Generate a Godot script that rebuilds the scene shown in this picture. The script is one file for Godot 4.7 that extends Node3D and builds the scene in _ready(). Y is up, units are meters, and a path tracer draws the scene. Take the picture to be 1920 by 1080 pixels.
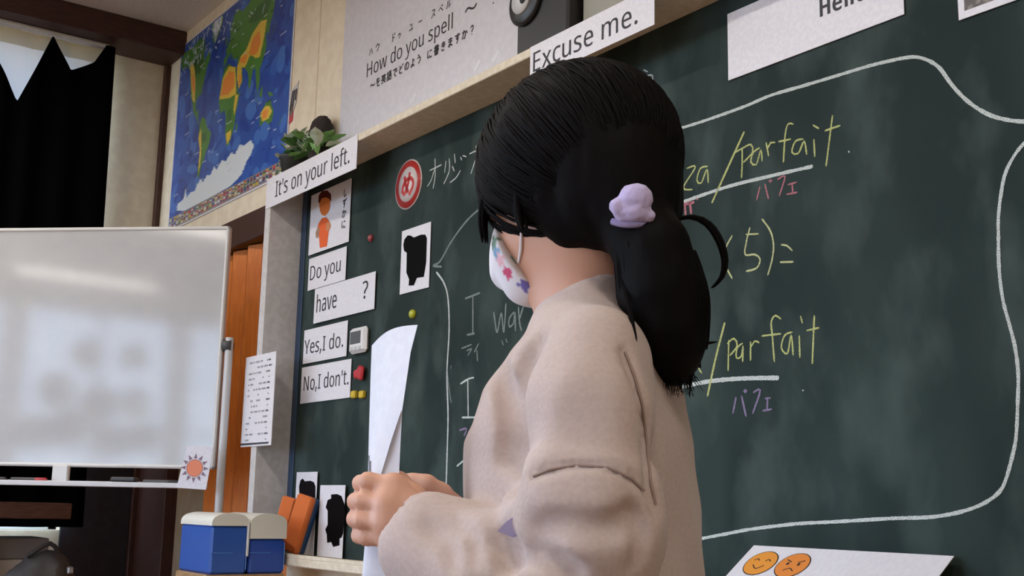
extends Node3D
# A classroom corner: a person with a ponytail in front of a green chalkboard, whiteboard and world map behind.
# x runs along the chalkboard wall, y is up, the chalkboard surface is the plane z = 0 and the room lies at z > 0.

const EYE := Vector3(0.0, 1.0, 1.667)
const FOCAL := 2200.0
const AX_R := Vector3(0.58520096, 0.02045552, -0.81063025)
const AX_U := Vector3(0.13551355, 0.98315621, 0.12263745)
const AX_F := Vector3(-0.79948478, 0.18161894, -0.57257196)
const FWD_H := Vector3(-0.81300589, 0, -0.58225546)
const RIGHT_H := Vector3(0.58225546, 0, -0.81300589)
const BOARD_TOP := 2.037
const BOARD_BOTTOM := 0.842
const FRONT := 0.12          # how far shelf, side panel and tray stand out from the chalkboard
const WALL_L := -5.05
const CEIL := 3.03
const BACK := 7.5
const WALL_R := 3.4

var M := {}
var used := {}
var rng := RandomNumberGenerator.new()

# ------------------------------------------------------------------ pixels to directions and points
func ray(px: float, py: float) -> Vector3:
	return AX_F + AX_R * ((px - 960.0) / FOCAL) - AX_U * ((py - 540.0) / FOCAL)

func on_z(px: float, py: float, z := 0.0) -> Vector3:      # the point of the plane z that the photograph shows there
	var d := ray(px, py)
	return EYE + d * ((z - EYE.z) / d.z)

func on_plane(px: float, py: float, o: Vector3, n: Vector3) -> Vector3:
	var d := ray(px, py)
	return EYE + d * ((o - EYE).dot(n) / d.dot(n))

func at_body(px: float, py: float, off := 0.0) -> Vector3:  # a point at the person's distance, off metres further away
	var d := ray(px, py)
	return EYE + d * ((1.22 + off) / d.dot(FWD_H))

# ------------------------------------------------------------------ materials
func c8(r: int, g: int, b: int) -> Color:
	return Color8(r, g, b)

func mat(col: Color, rough := 0.7, metal := 0.0) -> StandardMaterial3D:
	var m := StandardMaterial3D.new()
	m.albedo_color = col
	m.roughness = rough
	m.metallic = metal
	return m

func noise_tex(freq: float, a: Color, b: Color, seed_ := 1, octaves := 4, size := 512, lo := 0.3, hi := 0.7) -> NoiseTexture2D:
	var n := FastNoiseLite.new()
	n.seed = seed_
	n.frequency = freq
	n.noise_type = FastNoiseLite.TYPE_SIMPLEX_SMOOTH
	n.fractal_octaves = octaves
	var t := NoiseTexture2D.new()
	t.width = size
	t.height = size
	t.seamless = true
	t.noise = n
	var g := Gradient.new()
	g.set_color(0, a)
	g.set_color(1, b)
	g.set_offset(0, lo)
	g.set_offset(1, hi)
	t.color_ramp = g
	return t

func noise_mat(a: Color, b: Color, freq: float, scale: Vector3, rough := 0.7, seed_ := 1, octaves := 4, bump := 0.0) -> StandardMaterial3D:
	var m := mat(Color.WHITE, rough)
	m.albedo_texture = noise_tex(freq, a, b, seed_, octaves)
	m.uv1_triplanar = true
	m.uv1_world_triplanar = true
	m.uv1_scale = scale
	if bump > 0.0:
		m.heightmap_enabled = true
		m.heightmap_texture = noise_tex(freq, Color.BLACK, Color.WHITE, seed_, octaves)
		m.heightmap_scale = bump
	return m

# ------------------------------------------------------------------ nodes
func numbered(called: String) -> String:
	var n: int = used.get(called, 0)
	used[called] = n + 1
	return called if n == 0 else "%s_%03d" % [called, n]

func tag(o: Node3D, label: String, category: String, group := "") -> Node3D:
	o.set_meta("label", label)
	o.set_meta("category", category)
	if group:
		o.set_meta("group", group)
	return o

func thing(called: String, label: String, category: String, at := Vector3.ZERO, group := "") -> Node3D:
	var o := Node3D.new()
	o.name = numbered(called)
	add_child(o)
	o.position = at
	return tag(o, label, category, group)

func obj(called: String, mesh: Mesh, m: Material, parent: Node = null, at := Vector3.ZERO) -> MeshInstance3D:
	var o := MeshInstance3D.new()
	o.name = numbered(called) if parent == null else called
	o.mesh = mesh
	o.material_override = m
	(self if parent == null else parent).add_child(o, true)
	o.position = at
	return o

func struct(called: String, mesh: Mesh, m: Material, at := Vector3.ZERO) -> MeshInstance3D:
	var o := obj(called, mesh, m, null, at)
	o.set_meta("kind", "structure")
	return o

func struct_root(called: String) -> Node3D:
	var o := Node3D.new()
	o.name = numbered(called)
	add_child(o)
	o.set_meta("kind", "structure")
	return o

# ------------------------------------------------------------------ shapes
func tool_() -> SurfaceTool:
	var st := SurfaceTool.new()
	st.begin(Mesh.PRIMITIVE_TRIANGLES)
	st.set_smooth_group(-1)
	return st

func quad(st: SurfaceTool, a: Vector3, b: Vector3, c: Vector3, d: Vector3) -> void:   # clockwise seen from outside
	var us := [Vector2(0, 0), Vector2(1, 0), Vector2(1, 1), Vector2(0, 1)]
	var vs := [a, b, c, d]
	for i in [0, 1, 2, 0, 2, 3]:
		st.set_uv(us[i])
		st.add_vertex(vs[i])

func done(st: SurfaceTool) -> ArrayMesh:
	st.generate_normals()
	return st.commit()

func add_box(st: SurfaceTool, lo: Vector3, hi: Vector3, b := 0.0, t := Transform3D()) -> void:   # a box with chamfered edges
	var c := (lo + hi) / 2.0
	var s := (hi - lo) / 2.0
	b = minf(b, minf(s.x, minf(s.y, s.z)) * 0.9)
	for ax in 3:
		for sg in [-1.0, 1.0]:
			var u := (ax + 1) % 3
			var v := (ax + 2) % 3
			var p := []
			for k in [[-1, -1], [-1, 1], [1, 1], [1, -1]]:
				var q := Vector3.ZERO
				q[ax] = sg * s[ax]
				q[u] = k[0] * (s[u] - b)
				q[v] = k[1] * (s[v] - b)
				p.append(t * (c + q))
			if sg > 0.0:
				quad(st, p[0], p[1], p[2], p[3])
			else:
				quad(st, p[3], p[2], p[1], p[0])
	if b <= 0.0:
		return
	for ax in 3:                                     # the twelve edges
		var u := (ax + 1) % 3
		var v := (ax + 2) % 3
		for su in [-1.0, 1.0]:
			for sv in [-1.0, 1.0]:
				var e := []
				for k in [[-1, 0], [1, 0], [1, 1], [-1, 1]]:
					var q := Vector3.ZERO
					q[ax] = k[0] * (s[ax] - b)
					q[u] = su * (s[u] - (b if k[1] else 0.0))
					q[v] = sv * (s[v] - (0.0 if k[1] else b))
					e.append(t * (c + q))
				if su * sv > 0.0:
					quad(st, e[0], e[1], e[2], e[3])
				else:
					quad(st, e[3], e[2], e[1], e[0])
	for sx in [-1.0, 1.0]:                           # the eight corners
		for sy in [-1.0, 1.0]:
			for sz in [-1.0, 1.0]:
				var a := t * (c + Vector3(sx * s.x, sy * (s.y - b), sz * (s.z - b)))
				var d := t * (c + Vector3(sx * (s.x - b), sy * s.y, sz * (s.z - b)))
				var e := t * (c + Vector3(sx * (s.x - b), sy * (s.y - b), sz * s.z))
				for p in ([a, e, d] if sx * sy * sz > 0.0 else [a, d, e]):
					st.set_uv(Vector2.ZERO)
					st.add_vertex(p)

func box(lo: Vector3, hi: Vector3, b := 0.0, t := Transform3D()) -> ArrayMesh:
	var st := tool_()
	add_box(st, lo, hi, b, t)
	return done(st)

func add_tube(st: SurfaceTool, pts: Array, radii: Array, sides := 8, caps := true) -> void:
	var n := pts.size()
	var rings := []
	var side := Vector3.UP
	for i in n:
		var dir: Vector3 = (pts[mini(i + 1, n - 1)] - pts[maxi(i - 1, 0)]).normalized()
		if i == 0:
			side = dir.cross(Vector3.UP if absf(dir.y) < 0.9 else Vector3.RIGHT).normalized()
		else:
			side = (side - dir * side.dot(dir)).normalized()
		var up := dir.cross(side)
		var ring := []
		var r: float = radii[mini(i, radii.size() - 1)]
		for k in sides:
			var a := TAU * k / sides
			ring.append(pts[i] + (side * cos(a) + up * sin(a)) * r)
		rings.append(ring)
	st.set_smooth_group(1)
	for i in n - 1:
		for k in sides:
			var k2 := (k + 1) % sides
			quad(st, rings[i][k], rings[i + 1][k], rings[i + 1][k2], rings[i][k2])
	st.set_smooth_group(-1)
	if caps:
		for k in range(1, sides - 1):
			for p in [rings[0][0], rings[0][k], rings[0][k + 1], rings[n - 1][0], rings[n - 1][k + 1], rings[n - 1][k]]:
				st.set_uv(Vector2.ZERO)
				st.add_vertex(p)

func tube(pts: Array, radii: Array, sides := 8) -> ArrayMesh:
	var st := tool_()
	add_tube(st, pts, radii, sides)
	return done(st)

func add_lathe(st: SurfaceTool, prof: Array, sides := 24, t := Transform3D()) -> void:   # prof: Vector2(radius, height), from below
	st.set_smooth_group(1)
	for i in prof.size() - 1:
		for k in sides:
			var a0 := TAU * k / sides
			var a1 := TAU * (k + 1) / sides
			var p := []
			for e in [[i, a0], [i + 1, a0], [i + 1, a1], [i, a1]]:
				p.append(t * Vector3(prof[e[0]].x * cos(e[1]), prof[e[0]].y, prof[e[0]].x * sin(e[1])))
			quad(st, p[3], p[2], p[1], p[0])
	st.set_smooth_group(-1)

func lathe(prof: Array, sides := 24, t := Transform3D()) -> ArrayMesh:
	var st := tool_()
	add_lathe(st, prof, sides, t)
	return done(st)

func add_poly(st: SurfaceTool, poly: PackedVector2Array, o: Vector3, x: Vector3, y: Vector3, depth := 0.0) -> void:   # a flat outline in the plane (x, y), with a thickness
	if Geometry2D.is_polygon_clockwise(poly):
		poly.reverse()
	var n := x.cross(y).normalized() * depth
	var idx := Geometry2D.triangulate_polygon(poly)
	for i in range(0, idx.size(), 3):
		var v := [poly[idx[i]], poly[idx[i + 1]], poly[idx[i + 2]]]
		if (v[1] - v[0]).cross(v[2] - v[0]) > 0.0:
			v = [v[0], v[2], v[1]]
		for p in v:
			st.set_uv(p)
			st.add_vertex(o + x * p.x + y * p.y + n)
	if depth > 0.0:
		for i in poly.size():
			var a := poly[i]
			var b := poly[(i + 1) % poly.size()]
			var pa := o + x * a.x + y * a.y
			var pb := o + x * b.x + y * b.y
			quad(st, pa + n, pb + n, pb, pa)

func poly_mesh(poly: PackedVector2Array, o: Vector3, x := Vector3.RIGHT, y := Vector3.UP, depth := 0.0) -> ArrayMesh:
	var st := tool_()
	add_poly(st, poly, o, x, y, depth)
	return done(st)

func ellipse(cx: float, cy: float, rx: float, ry: float, turn := 0.0, n := 28) -> PackedVector2Array:
	var p := PackedVector2Array()
	for i in n:
		var a := TAU * i / n
		p.append(Vector2(cx, cy) + Vector2(rx * cos(a), ry * sin(a)).rotated(turn))
	return p

func add_ribbon(st: SurfaceTool, pts: Array, width: float, n: Vector3, wob := 0.0, taper := false) -> void:   # a flat stroke on the plane with normal n
	var m := pts.size()
	var L := []
	var R := []
	for i in m:
		var d: Vector3 = (pts[mini(i + 1, m - 1)] - pts[maxi(i - 1, 0)]).normalized()
		var s := d.cross(n).normalized()
		var w := width * 0.5 * (1.0 + wob * rng.randf_range(-1.0, 1.0))
		if taper and (i == 0 or i == m - 1):
			w *= 0.6
		L.append(pts[i] - s * w)
		R.append(pts[i] + s * w)
	for i in m - 1:
		quad(st, L[i], L[i + 1], R[i + 1], R[i])

func dense(pts: Array, step: float) -> Array:        # a smooth curve through the points, resampled
	var out := []
	var n := pts.size()
	for i in n - 1:
		var p0: Vector3 = pts[maxi(i - 1, 0)]
		var p1: Vector3 = pts[i]
		var p2: Vector3 = pts[i + 1]
		var p3: Vector3 = pts[mini(i + 2, n - 1)]
		var k := maxi(1, int(p1.distance_to(p2) / step))
		for j in k:
			out.append(p1.cubic_interpolate(p2, p0, p3, float(j) / k))
	out.append(pts[n - 1])
	return out

# ------------------------------------------------------------------ lettering
func font(bold: bool) -> SystemFont:
	var f := SystemFont.new()
	f.font_names = PackedStringArray(["Droid Sans"])
	if bold:
		f.font_weight = 700
	return f

func text(parent: Node, s: String, x0: float, x1: float, base: float, cap: float, z: float, m: Material, bold := false) -> void:   # letters from x0 to x1 on the line y = base
	var t := TextMesh.new()
	var h := TextMesh.new()
	for q in [t, h]:
		q.font = font(bold)
		q.font_size = 64
		q.depth = 0.01
		q.pixel_size = 0.01
	t.text = s
	h.text = "H"
	var a := t.get_aabb()
	var b := h.get_aabb()
	var sx := (x1 - x0) / a.size.x
	var sy := cap / b.size.y
	var o := obj("lettering", t, m, parent)
	o.scale = Vector3(sx, sy, 0.04)
	o.position = Vector3(x0 - a.position.x * sx, base - b.position.y * sy, z)

const GLYPHS := {
	"ハ": [[35, 25, 28, 60, 10, 88], [60, 22, 75, 50, 92, 88]],
	"ウ": [[50, 5, 50, 22], [15, 25, 15, 48], [15, 25, 85, 25, 78, 55, 60, 78, 38, 95]],
	"ド": [[35, 5, 35, 95], [35, 40, 75, 60], [65, 12, 72, 28], [80, 5, 88, 20]],
	"ゥ": [[50, 40, 50, 50], [25, 52, 25, 66], [25, 52, 75, 52, 68, 75, 42, 96]],
	"ユ": [[20, 25, 70, 25, 62, 80], [8, 80, 92, 80]],
	"ー": [[8, 50, 92, 50]],
	"ス": [[18, 18, 78, 18, 60, 50, 10, 92], [58, 55, 92, 90]],
	"ペ": [[5, 65, 35, 32, 92, 78], [72, 14, 80, 22, 72, 30, 64, 22, 72, 14]],
	"ル": [[30, 15, 30, 50, 8, 90], [58, 10, 58, 88, 92, 55]],
	"～": [[5, 58, 22, 42, 40, 46, 60, 58, 78, 58, 95, 42]],
	"を": [[15, 22, 78, 20], [42, 5, 28, 40, 12, 55], [18, 52, 40, 38, 52, 45, 55, 70], [85, 42, 50, 58, 35, 75, 45, 92, 82, 92]],
	"英": [[8, 18, 92, 18], [32, 5, 32, 30], [68, 5, 68, 30], [20, 38, 80, 38, 80, 60], [20, 38, 20, 60], [50, 28, 50, 60, 40, 78, 10, 95], [5, 60, 95, 60], [52, 62, 70, 82, 94, 95]],
	"語": [[10, 10, 32, 10], [4, 24, 38, 24], [10, 38, 32, 38], [10, 52, 32, 52], [10, 66, 10, 92, 32, 92, 32, 66, 10, 66], [45, 10, 92, 10], [62, 10, 56, 48], [46, 28, 84, 28, 82, 48], [40, 48, 97, 48], [50, 60, 50, 93], [50, 60, 86, 60, 86, 93], [50, 90, 86, 90]],
	"で": [[10, 22, 82, 18, 50, 40, 42, 65, 58, 88, 74, 90], [70, 42, 76, 54], [83, 36, 90, 48]],
	"ど": [[30, 10, 40, 45], [75, 28, 35, 52, 22, 72, 35, 90, 78, 90], [78, 8, 84, 20], [90, 4, 96, 16]],
	"の": [[52, 20, 45, 60, 28, 84, 14, 66, 22, 36, 52, 18, 82, 30, 90, 58, 75, 80, 55, 90]],
	"よ": [[52, 8, 52, 75, 35, 92, 18, 82, 32, 70, 60, 76, 85, 92], [52, 32, 82, 30]],
	"う": [[35, 8, 62, 18], [22, 40, 55, 30, 78, 42, 72, 68, 45, 95]],
	"に": [[18, 12, 14, 60, 18, 92, 28, 72], [48, 25, 85, 22], [50, 62, 45, 82, 60, 88, 90, 85]],
	"書": [[20, 10, 80, 10, 80, 34], [6, 22, 94, 22], [20, 34, 80, 34], [15, 45, 85, 45], [50, 2, 50, 56], [6, 56, 94, 56], [25, 66, 25, 97], [25, 66, 75, 66, 75, 97], [25, 81, 75, 81], [25, 95, 75, 95]],
	"き": [[18, 25, 78, 18], [15, 45, 84, 38], [38, 5, 68, 62, 40, 58], [22, 68, 30, 90, 70, 92]],
	"ま": [[15, 22, 84, 22], [18, 44, 82, 44], [52, 5, 52, 72, 36, 92, 18, 82, 30, 70, 60, 74, 85, 92]],
	"す": [[8, 22, 92, 22], [58, 5, 58, 50, 42, 62, 32, 48, 45, 36, 60, 48, 56, 75, 38, 97]],
	"か": [[10, 32, 58, 28, 62, 60, 48, 92, 36, 82], [38, 8, 30, 50, 12, 90], [74, 22, 92, 52]],
	"？": [[28, 25, 48, 8, 70, 22, 66, 42, 50, 55, 50, 70], [50, 84, 50, 93]],
	"し": [[35, 8, 32, 70, 48, 92, 80, 72]],
	"ず": [[8, 22, 80, 22], [50, 5, 50, 50, 36, 62, 26, 48, 38, 36, 54, 48, 50, 75, 34, 97], [78, 6, 83, 18], [90, 2, 95, 14]],
	"め": [[25, 18, 35, 50, 55, 82], [62, 10, 52, 50, 28, 85, 12, 70, 25, 42, 58, 30, 86, 45, 84, 70, 60, 92]],
}

func glyphs(parent: Node, s: String, x0: float, y0: float, w: float, h: float, step: Vector2, stroke: float, z: float, m: Material, called := "lettering") -> void:   # each sign w by h, upper left corner of the first at (x0, y0)
	for i in s.length():
		if not GLYPHS.has(s[i]):
			continue
		var st := tool_()
		for g in GLYPHS[s[i]]:
			var pts := []
			for k in range(0, g.size(), 2):
				pts.append(Vector3(x0 + step.x * i + g[k] * 0.01 * w, y0 + step.y * i - g[k + 1] * 0.01 * h, z))
			add_ribbon(st, dense(pts, stroke * 0.8) if g.size() > 6 else pts, stroke, Vector3.BACK)
		obj(called, done(st), m, parent)

# ------------------------------------------------------------------ chalk
func chalk(parent: Node, called: String, strokes: Array, m: Material, width := 0.0037) -> void:   # strokes: lists of pixel pairs on the board
	for s in strokes:
		var st := tool_()
		var pts := []
		for k in range(0, s.size(), 2):
			pts.append(on_z(s[k], s[k + 1], 0.0007))
		add_ribbon(st, dense(pts, 0.006), width, Vector3.BACK, 0.14, true)
		obj(called, done(st), m, parent)

func sc(list: Array, ox: float, oy: float, k: float) -> Array:      # crop pixels to photograph pixels
	var out := []
	for s in list:
		var q := []
		for i in range(0, s.size(), 2):
			q.append(ox + s[i] / k)
			q.append(oy + s[i + 1] / k)
		out.append(q)
	return out

# ------------------------------------------------------------------ smooth bodies: a distance field on a grid, meshed as surface nets
class Field:
	var o: Vector3
	var h: float
	var nx: int
	var ny: int
	var nz: int
	var d := PackedFloat32Array()

	func _init(lo: Vector3, hi: Vector3, cell: float) -> void:
		o = lo
		h = cell
		nx = int((hi.x - lo.x) / cell) + 1
		ny = int((hi.y - lo.y) / cell) + 1
		nz = int((hi.z - lo.z) / cell) + 1
		d.resize(nx * ny * nz)
		d.fill(1.0)

	func span(lo: Vector3, hi: Vector3) -> Array:
		return [clampi(int((lo.x - o.x) / h), 0, nx - 1), clampi(int((hi.x - o.x) / h) + 1, 0, nx - 1), clampi(int((lo.y - o.y) / h), 0, ny - 1), clampi(int((hi.y - o.y) / h) + 1, 0, ny - 1), clampi(int((lo.z - o.z) / h), 0, nz - 1), clampi(int((hi.z - o.z) / h) + 1, 0, nz - 1)]

	func join(i: int, v: float, k: float, cut: bool) -> void:
		var f := d[i]
		if cut:
			v = -v
			var e := maxf(k - absf(f - v), 0.0)
			d[i] = maxf(f, v) + e * e * 0.25 / maxf(k, 1e-6)
		else:
			var e := maxf(k - absf(f - v), 0.0)
			d[i] = minf(f, v) - e * e * 0.25 / maxf(k, 1e-6)

	func cap(a: Vector3, b: Vector3, ra: float, rb: float, k := 0.01, cut := false) -> void:   # a tapered capsule
		var r := maxf(ra, rb) + k + 3.0 * h
		var s := span(a.min(b) - Vector3.ONE * r, a.max(b) + Vector3.ONE * r)
		var ab := b - a
		var inv := 1.0 / maxf(ab.length_squared(), 1e-9)
		for z in range(s[4], s[5] + 1):
			for y in range(s[2], s[3] + 1):
				var i: int = (z * ny + y) * nx + s[0]
				for x in range(s[0], s[1] + 1):
					var p := Vector3(o.x + x * h, o.y + y * h, o.z + z * h) - a
					var t := clampf(p.dot(ab) * inv, 0.0, 1.0)
					var v := (p - ab * t).length() - lerpf(ra, rb, t)
					if cut or v < r:
						join(i, v, k, cut)
					i += 1

	func chain(pts: Array, radii: Array, k := 0.01, cut := false) -> void:
		for i in pts.size() - 1:
			cap(pts[i], pts[i + 1], radii[i], radii[i + 1], k, cut)

	func ell(c: Vector3, ax: Basis, r: Vector3, k := 0.01, cut := false) -> void:     # an ellipsoid with its axes in the columns of ax
		var big := maxf(r.x, maxf(r.y, r.z)) + k + 3.0 * h
		var s := span(c - Vector3.ONE * big, c + Vector3.ONE * big)
		var small := minf(r.x, minf(r.y, r.z))
		for z in range(s[4], s[5] + 1):
			for y in range(s[2], s[3] + 1):
				var i: int = (z * ny + y) * nx + s[0]
				for x in range(s[0], s[1] + 1):
					var p := Vector3(o.x + x * h, o.y + y * h, o.z + z * h) - c
					var q := Vector3(p.dot(ax.x) / r.x, p.dot(ax.y) / r.y, p.dot(ax.z) / r.z)
					var k0 := q.length()
					var k1 := Vector3(q.x / r.x, q.y / r.y, q.z / r.z).length()
					var v := (k0 - 1.0) * (k0 / k1 if k1 > 1e-6 else small)
					join(i, v, k, cut)
					i += 1

	func stack(c: Vector3, ax: Basis, rows: Array, k := 0.01) -> void:   # ellipses stacked upwards: [height, half length along ax.x, half length along ax.z, shift along ax.x]
		var big := 0.0
		for r in rows:
			big = maxf(big, maxf(r[1], r[2]) + absf(r[3]))
		big += k + 3.0 * h
		var n := rows.size()
		var s := span(Vector3(c.x - big, rows[0][0] - 0.03, c.z - big), Vector3(c.x + big, rows[n - 1][0] + 0.03, c.z + big))
		for y in range(s[2], s[3] + 1):
			var py := o.y + y * h
			var j := 0
			while j < n - 2 and rows[j + 1][0] < py:
				j += 1
			var t := clampf((py - rows[j][0]) / (rows[j + 1][0] - rows[j][0]), 0.0, 1.0)
			t = t * t * (3.0 - 2.0 * t) * 0.35 + t * 0.65
			var a := lerpf(rows[j][1], rows[j + 1][1], t)
			var b := lerpf(rows[j][2], rows[j + 1][2], t)
			var sh := lerpf(rows[j][3], rows[j + 1][3], t)
			var lid := maxf(rows[0][0] - py, py - rows[n - 1][0])
			for z in range(s[4], s[5] + 1):
				var i: int = (z * ny + y) * nx + s[0]
				for x in range(s[0], s[1] + 1):
					var p := Vector3(o.x + x * h - c.x, 0.0, o.z + z * h - c.z)
					var q := Vector2((p.dot(ax.x) - sh) / a, p.dot(ax.z) / b)
					var k0 := q.length()
					var v := (k0 - 1.0) * (k0 / maxf(Vector2(q.x / a, q.y / b).length(), 1e-6))
					join(i, maxf(v, lid), k, false)
					i += 1

	func below(c: Vector3, n: Vector3, k := 0.01) -> void:          # keep only what lies on the side of c that n points away from
		for z in nz:
			for y in ny:
				var i: int = (z * ny + y) * nx
				for x in nx:
					join(i, -(Vector3(o.x + x * h, o.y + y * h, o.z + z * h) - c).dot(n), k, true)
					i += 1

	func ripple(noise: FastNoiseLite, amp: float, stretch := Vector3.ONE) -> void:
		for z in nz:
			for y in ny:
				var i: int = (z * ny + y) * nx
				for x in nx:
					if absf(d[i]) < 0.04:
						d[i] += amp * noise.get_noise_3d((o.x + x * h) * stretch.x, (o.y + y * h) * stretch.y, (o.z + z * h) * stretch.z)
					i += 1

	func value(p: Vector3) -> float:
		var g := (p - o) / h
		var x := int(g.x)
		var y := int(g.y)
		var z := int(g.z)
		if g.x < 0.0 or g.y < 0.0 or g.z < 0.0 or x >= nx - 1 or y >= ny - 1 or z >= nz - 1:
			return 1.0
		var f := g - Vector3(x, y, z)
		var i := (z * ny + y) * nx + x
		var j := i + nx * ny
		return lerpf(lerpf(lerpf(d[i], d[i + 1], f.x), lerpf(d[i + nx], d[i + nx + 1], f.x), f.y), lerpf(lerpf(d[j], d[j + 1], f.x), lerpf(d[j + nx], d[j + nx + 1], f.x), f.y), f.z)

	func touch(from: Vector3, dir: Vector3, start: float, stop: float) -> Vector3:     # where a ray first meets the surface
		var t := start
		while t < stop:
			if value(from + dir * t) < 0.0:
				return from + dir * t
			t += h * 0.4
		return from + dir * stop

	func mesh(paint = null) -> ArrayMesh:
		var id := PackedInt32Array()
		id.resize(nx * ny * nz)
		id.fill(-1)
		var pts := PackedVector3Array()
		var corner := [0, 1, nx, nx + 1, nx * ny, nx * ny + 1, nx * ny + nx, nx * ny + nx + 1]
		var at := [Vector3(0, 0, 0), Vector3(1, 0, 0), Vector3(0, 1, 0), Vector3(1, 1, 0), Vector3(0, 0, 1), Vector3(1, 0, 1), Vector3(0, 1, 1), Vector3(1, 1, 1)]
		var edges := [0, 1, 2, 3, 4, 5, 6, 7, 0, 2, 1, 3, 4, 6, 5, 7, 0, 4, 1, 5, 2, 6, 3, 7]
		for z in nz - 1:
			for y in ny - 1:
				var i: int = (z * ny + y) * nx
				for x in nx - 1:
					var f := d[i]
					if f < 4.0 * h and f > -4.0 * h:
						var inside := 0
						for c in corner:
							if d[i + c] < 0.0:
								inside += 1
						if inside > 0 and inside < 8:
							var sum := Vector3.ZERO
							var n := 0
							for e in range(0, 24, 2):
								var fa := d[i + corner[edges[e]]]
								var fb := d[i + corner[edges[e + 1]]]
								if (fa < 0.0) != (fb < 0.0):
									sum += at[edges[e]].lerp(at[edges[e + 1]], fa / (fa - fb))
									n += 1
							id[i] = pts.size()
							pts.append(o + (Vector3(x, y, z) + sum / n) * h)
					i += 1
		var idx := PackedInt32Array()
		var step := [1, nx, nx * ny]
		for z in range(1, nz - 1):
			for y in range(1, ny - 1):
				var i: int = (z * ny + y) * nx + 1
				for x in range(1, nx - 1):
					if id[i] >= 0 or d[i] < 4.0 * h and d[i] > -4.0 * h:
						var f := d[i]
						for a in 3:
							if (f < 0.0) != (d[i + step[a]] < 0.0):
								var u: int = step[(a + 1) % 3]
								var v: int = step[(a + 2) % 3]
								var q := [id[i], id[i - u], id[i - u - v], id[i - v]]
								if q.min() >= 0:
									if f < 0.0:
										q = [q[3], q[2], q[1], q[0]]
									for k in [0, 1, 2, 0, 2, 3]:
										idx.append(q[k])
					i += 1
		var nor := PackedVector3Array()
		nor.resize(pts.size())
		for k in range(0, idx.size(), 3):
			var g := (pts[idx[k + 2]] - pts[idx[k]]).cross(pts[idx[k + 1]] - pts[idx[k]])
			for e in 3:
				nor[idx[k + e]] += g
		for k in nor.size():
			nor[k] = nor[k].normalized()
		var arr := []
		arr.resize(Mesh.ARRAY_MAX)
		arr[Mesh.ARRAY_VERTEX] = pts
		arr[Mesh.ARRAY_NORMAL] = nor
		arr[Mesh.ARRAY_INDEX] = idx
		if paint != null:
			var col := PackedColorArray()
			for p in pts:
				col.append(paint.call(p))
			arr[Mesh.ARRAY_COLOR] = col
		var m := ArrayMesh.new()
		m.add_surface_from_arrays(Mesh.PRIMITIVE_TRIANGLES, arr)
		return m

func _ready() -> void:
	rng.seed = 7
	# ---- camera
	var cam := Camera3D.new()
	cam.name = "camera"
	cam.fov = rad_to_deg(2.0 * atan(540.0 / FOCAL))
	cam.near = 0.05
	cam.far = 100.0
	add_child(cam)
	cam.transform = Transform3D(Basis(AX_R, AX_U, -AX_F), EYE)
	cam.current = true
	# ---- sky and exposure
	var env := Environment.new()
	env.background_mode = Environment.BG_SKY
	var sky := Sky.new()
	var sm := ProceduralSkyMaterial.new()
	sm.sky_top_color = Color(0.62, 0.74, 0.92)
	sm.sky_horizon_color = Color(0.80, 0.89, 1.0)
	sm.ground_horizon_color = Color(0.62, 0.66, 0.66)
	sm.ground_bottom_color = Color(0.35, 0.36, 0.34)
	sky.sky_material = sm
	env.sky = sky
	env.background_energy_multiplier = 11.0
	env.tonemap_mode = Environment.TONE_MAPPER_LINEAR
	env.tonemap_exposure = 1.22
	env.sdfgi_enabled = true
	env.ssao_enabled = true
	env.ssil_enabled = true
	var we := WorldEnvironment.new()
	we.name = "world"
	we.environment = env
	add_child(we)
	materials()
	build_room()
	build_lamps(1.3)
	build_chalkboard()
	build_cards()
	build_shelf_things()
	build_tray_things()
	build_whiteboard()
	build_corner()
	build_person()

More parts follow.
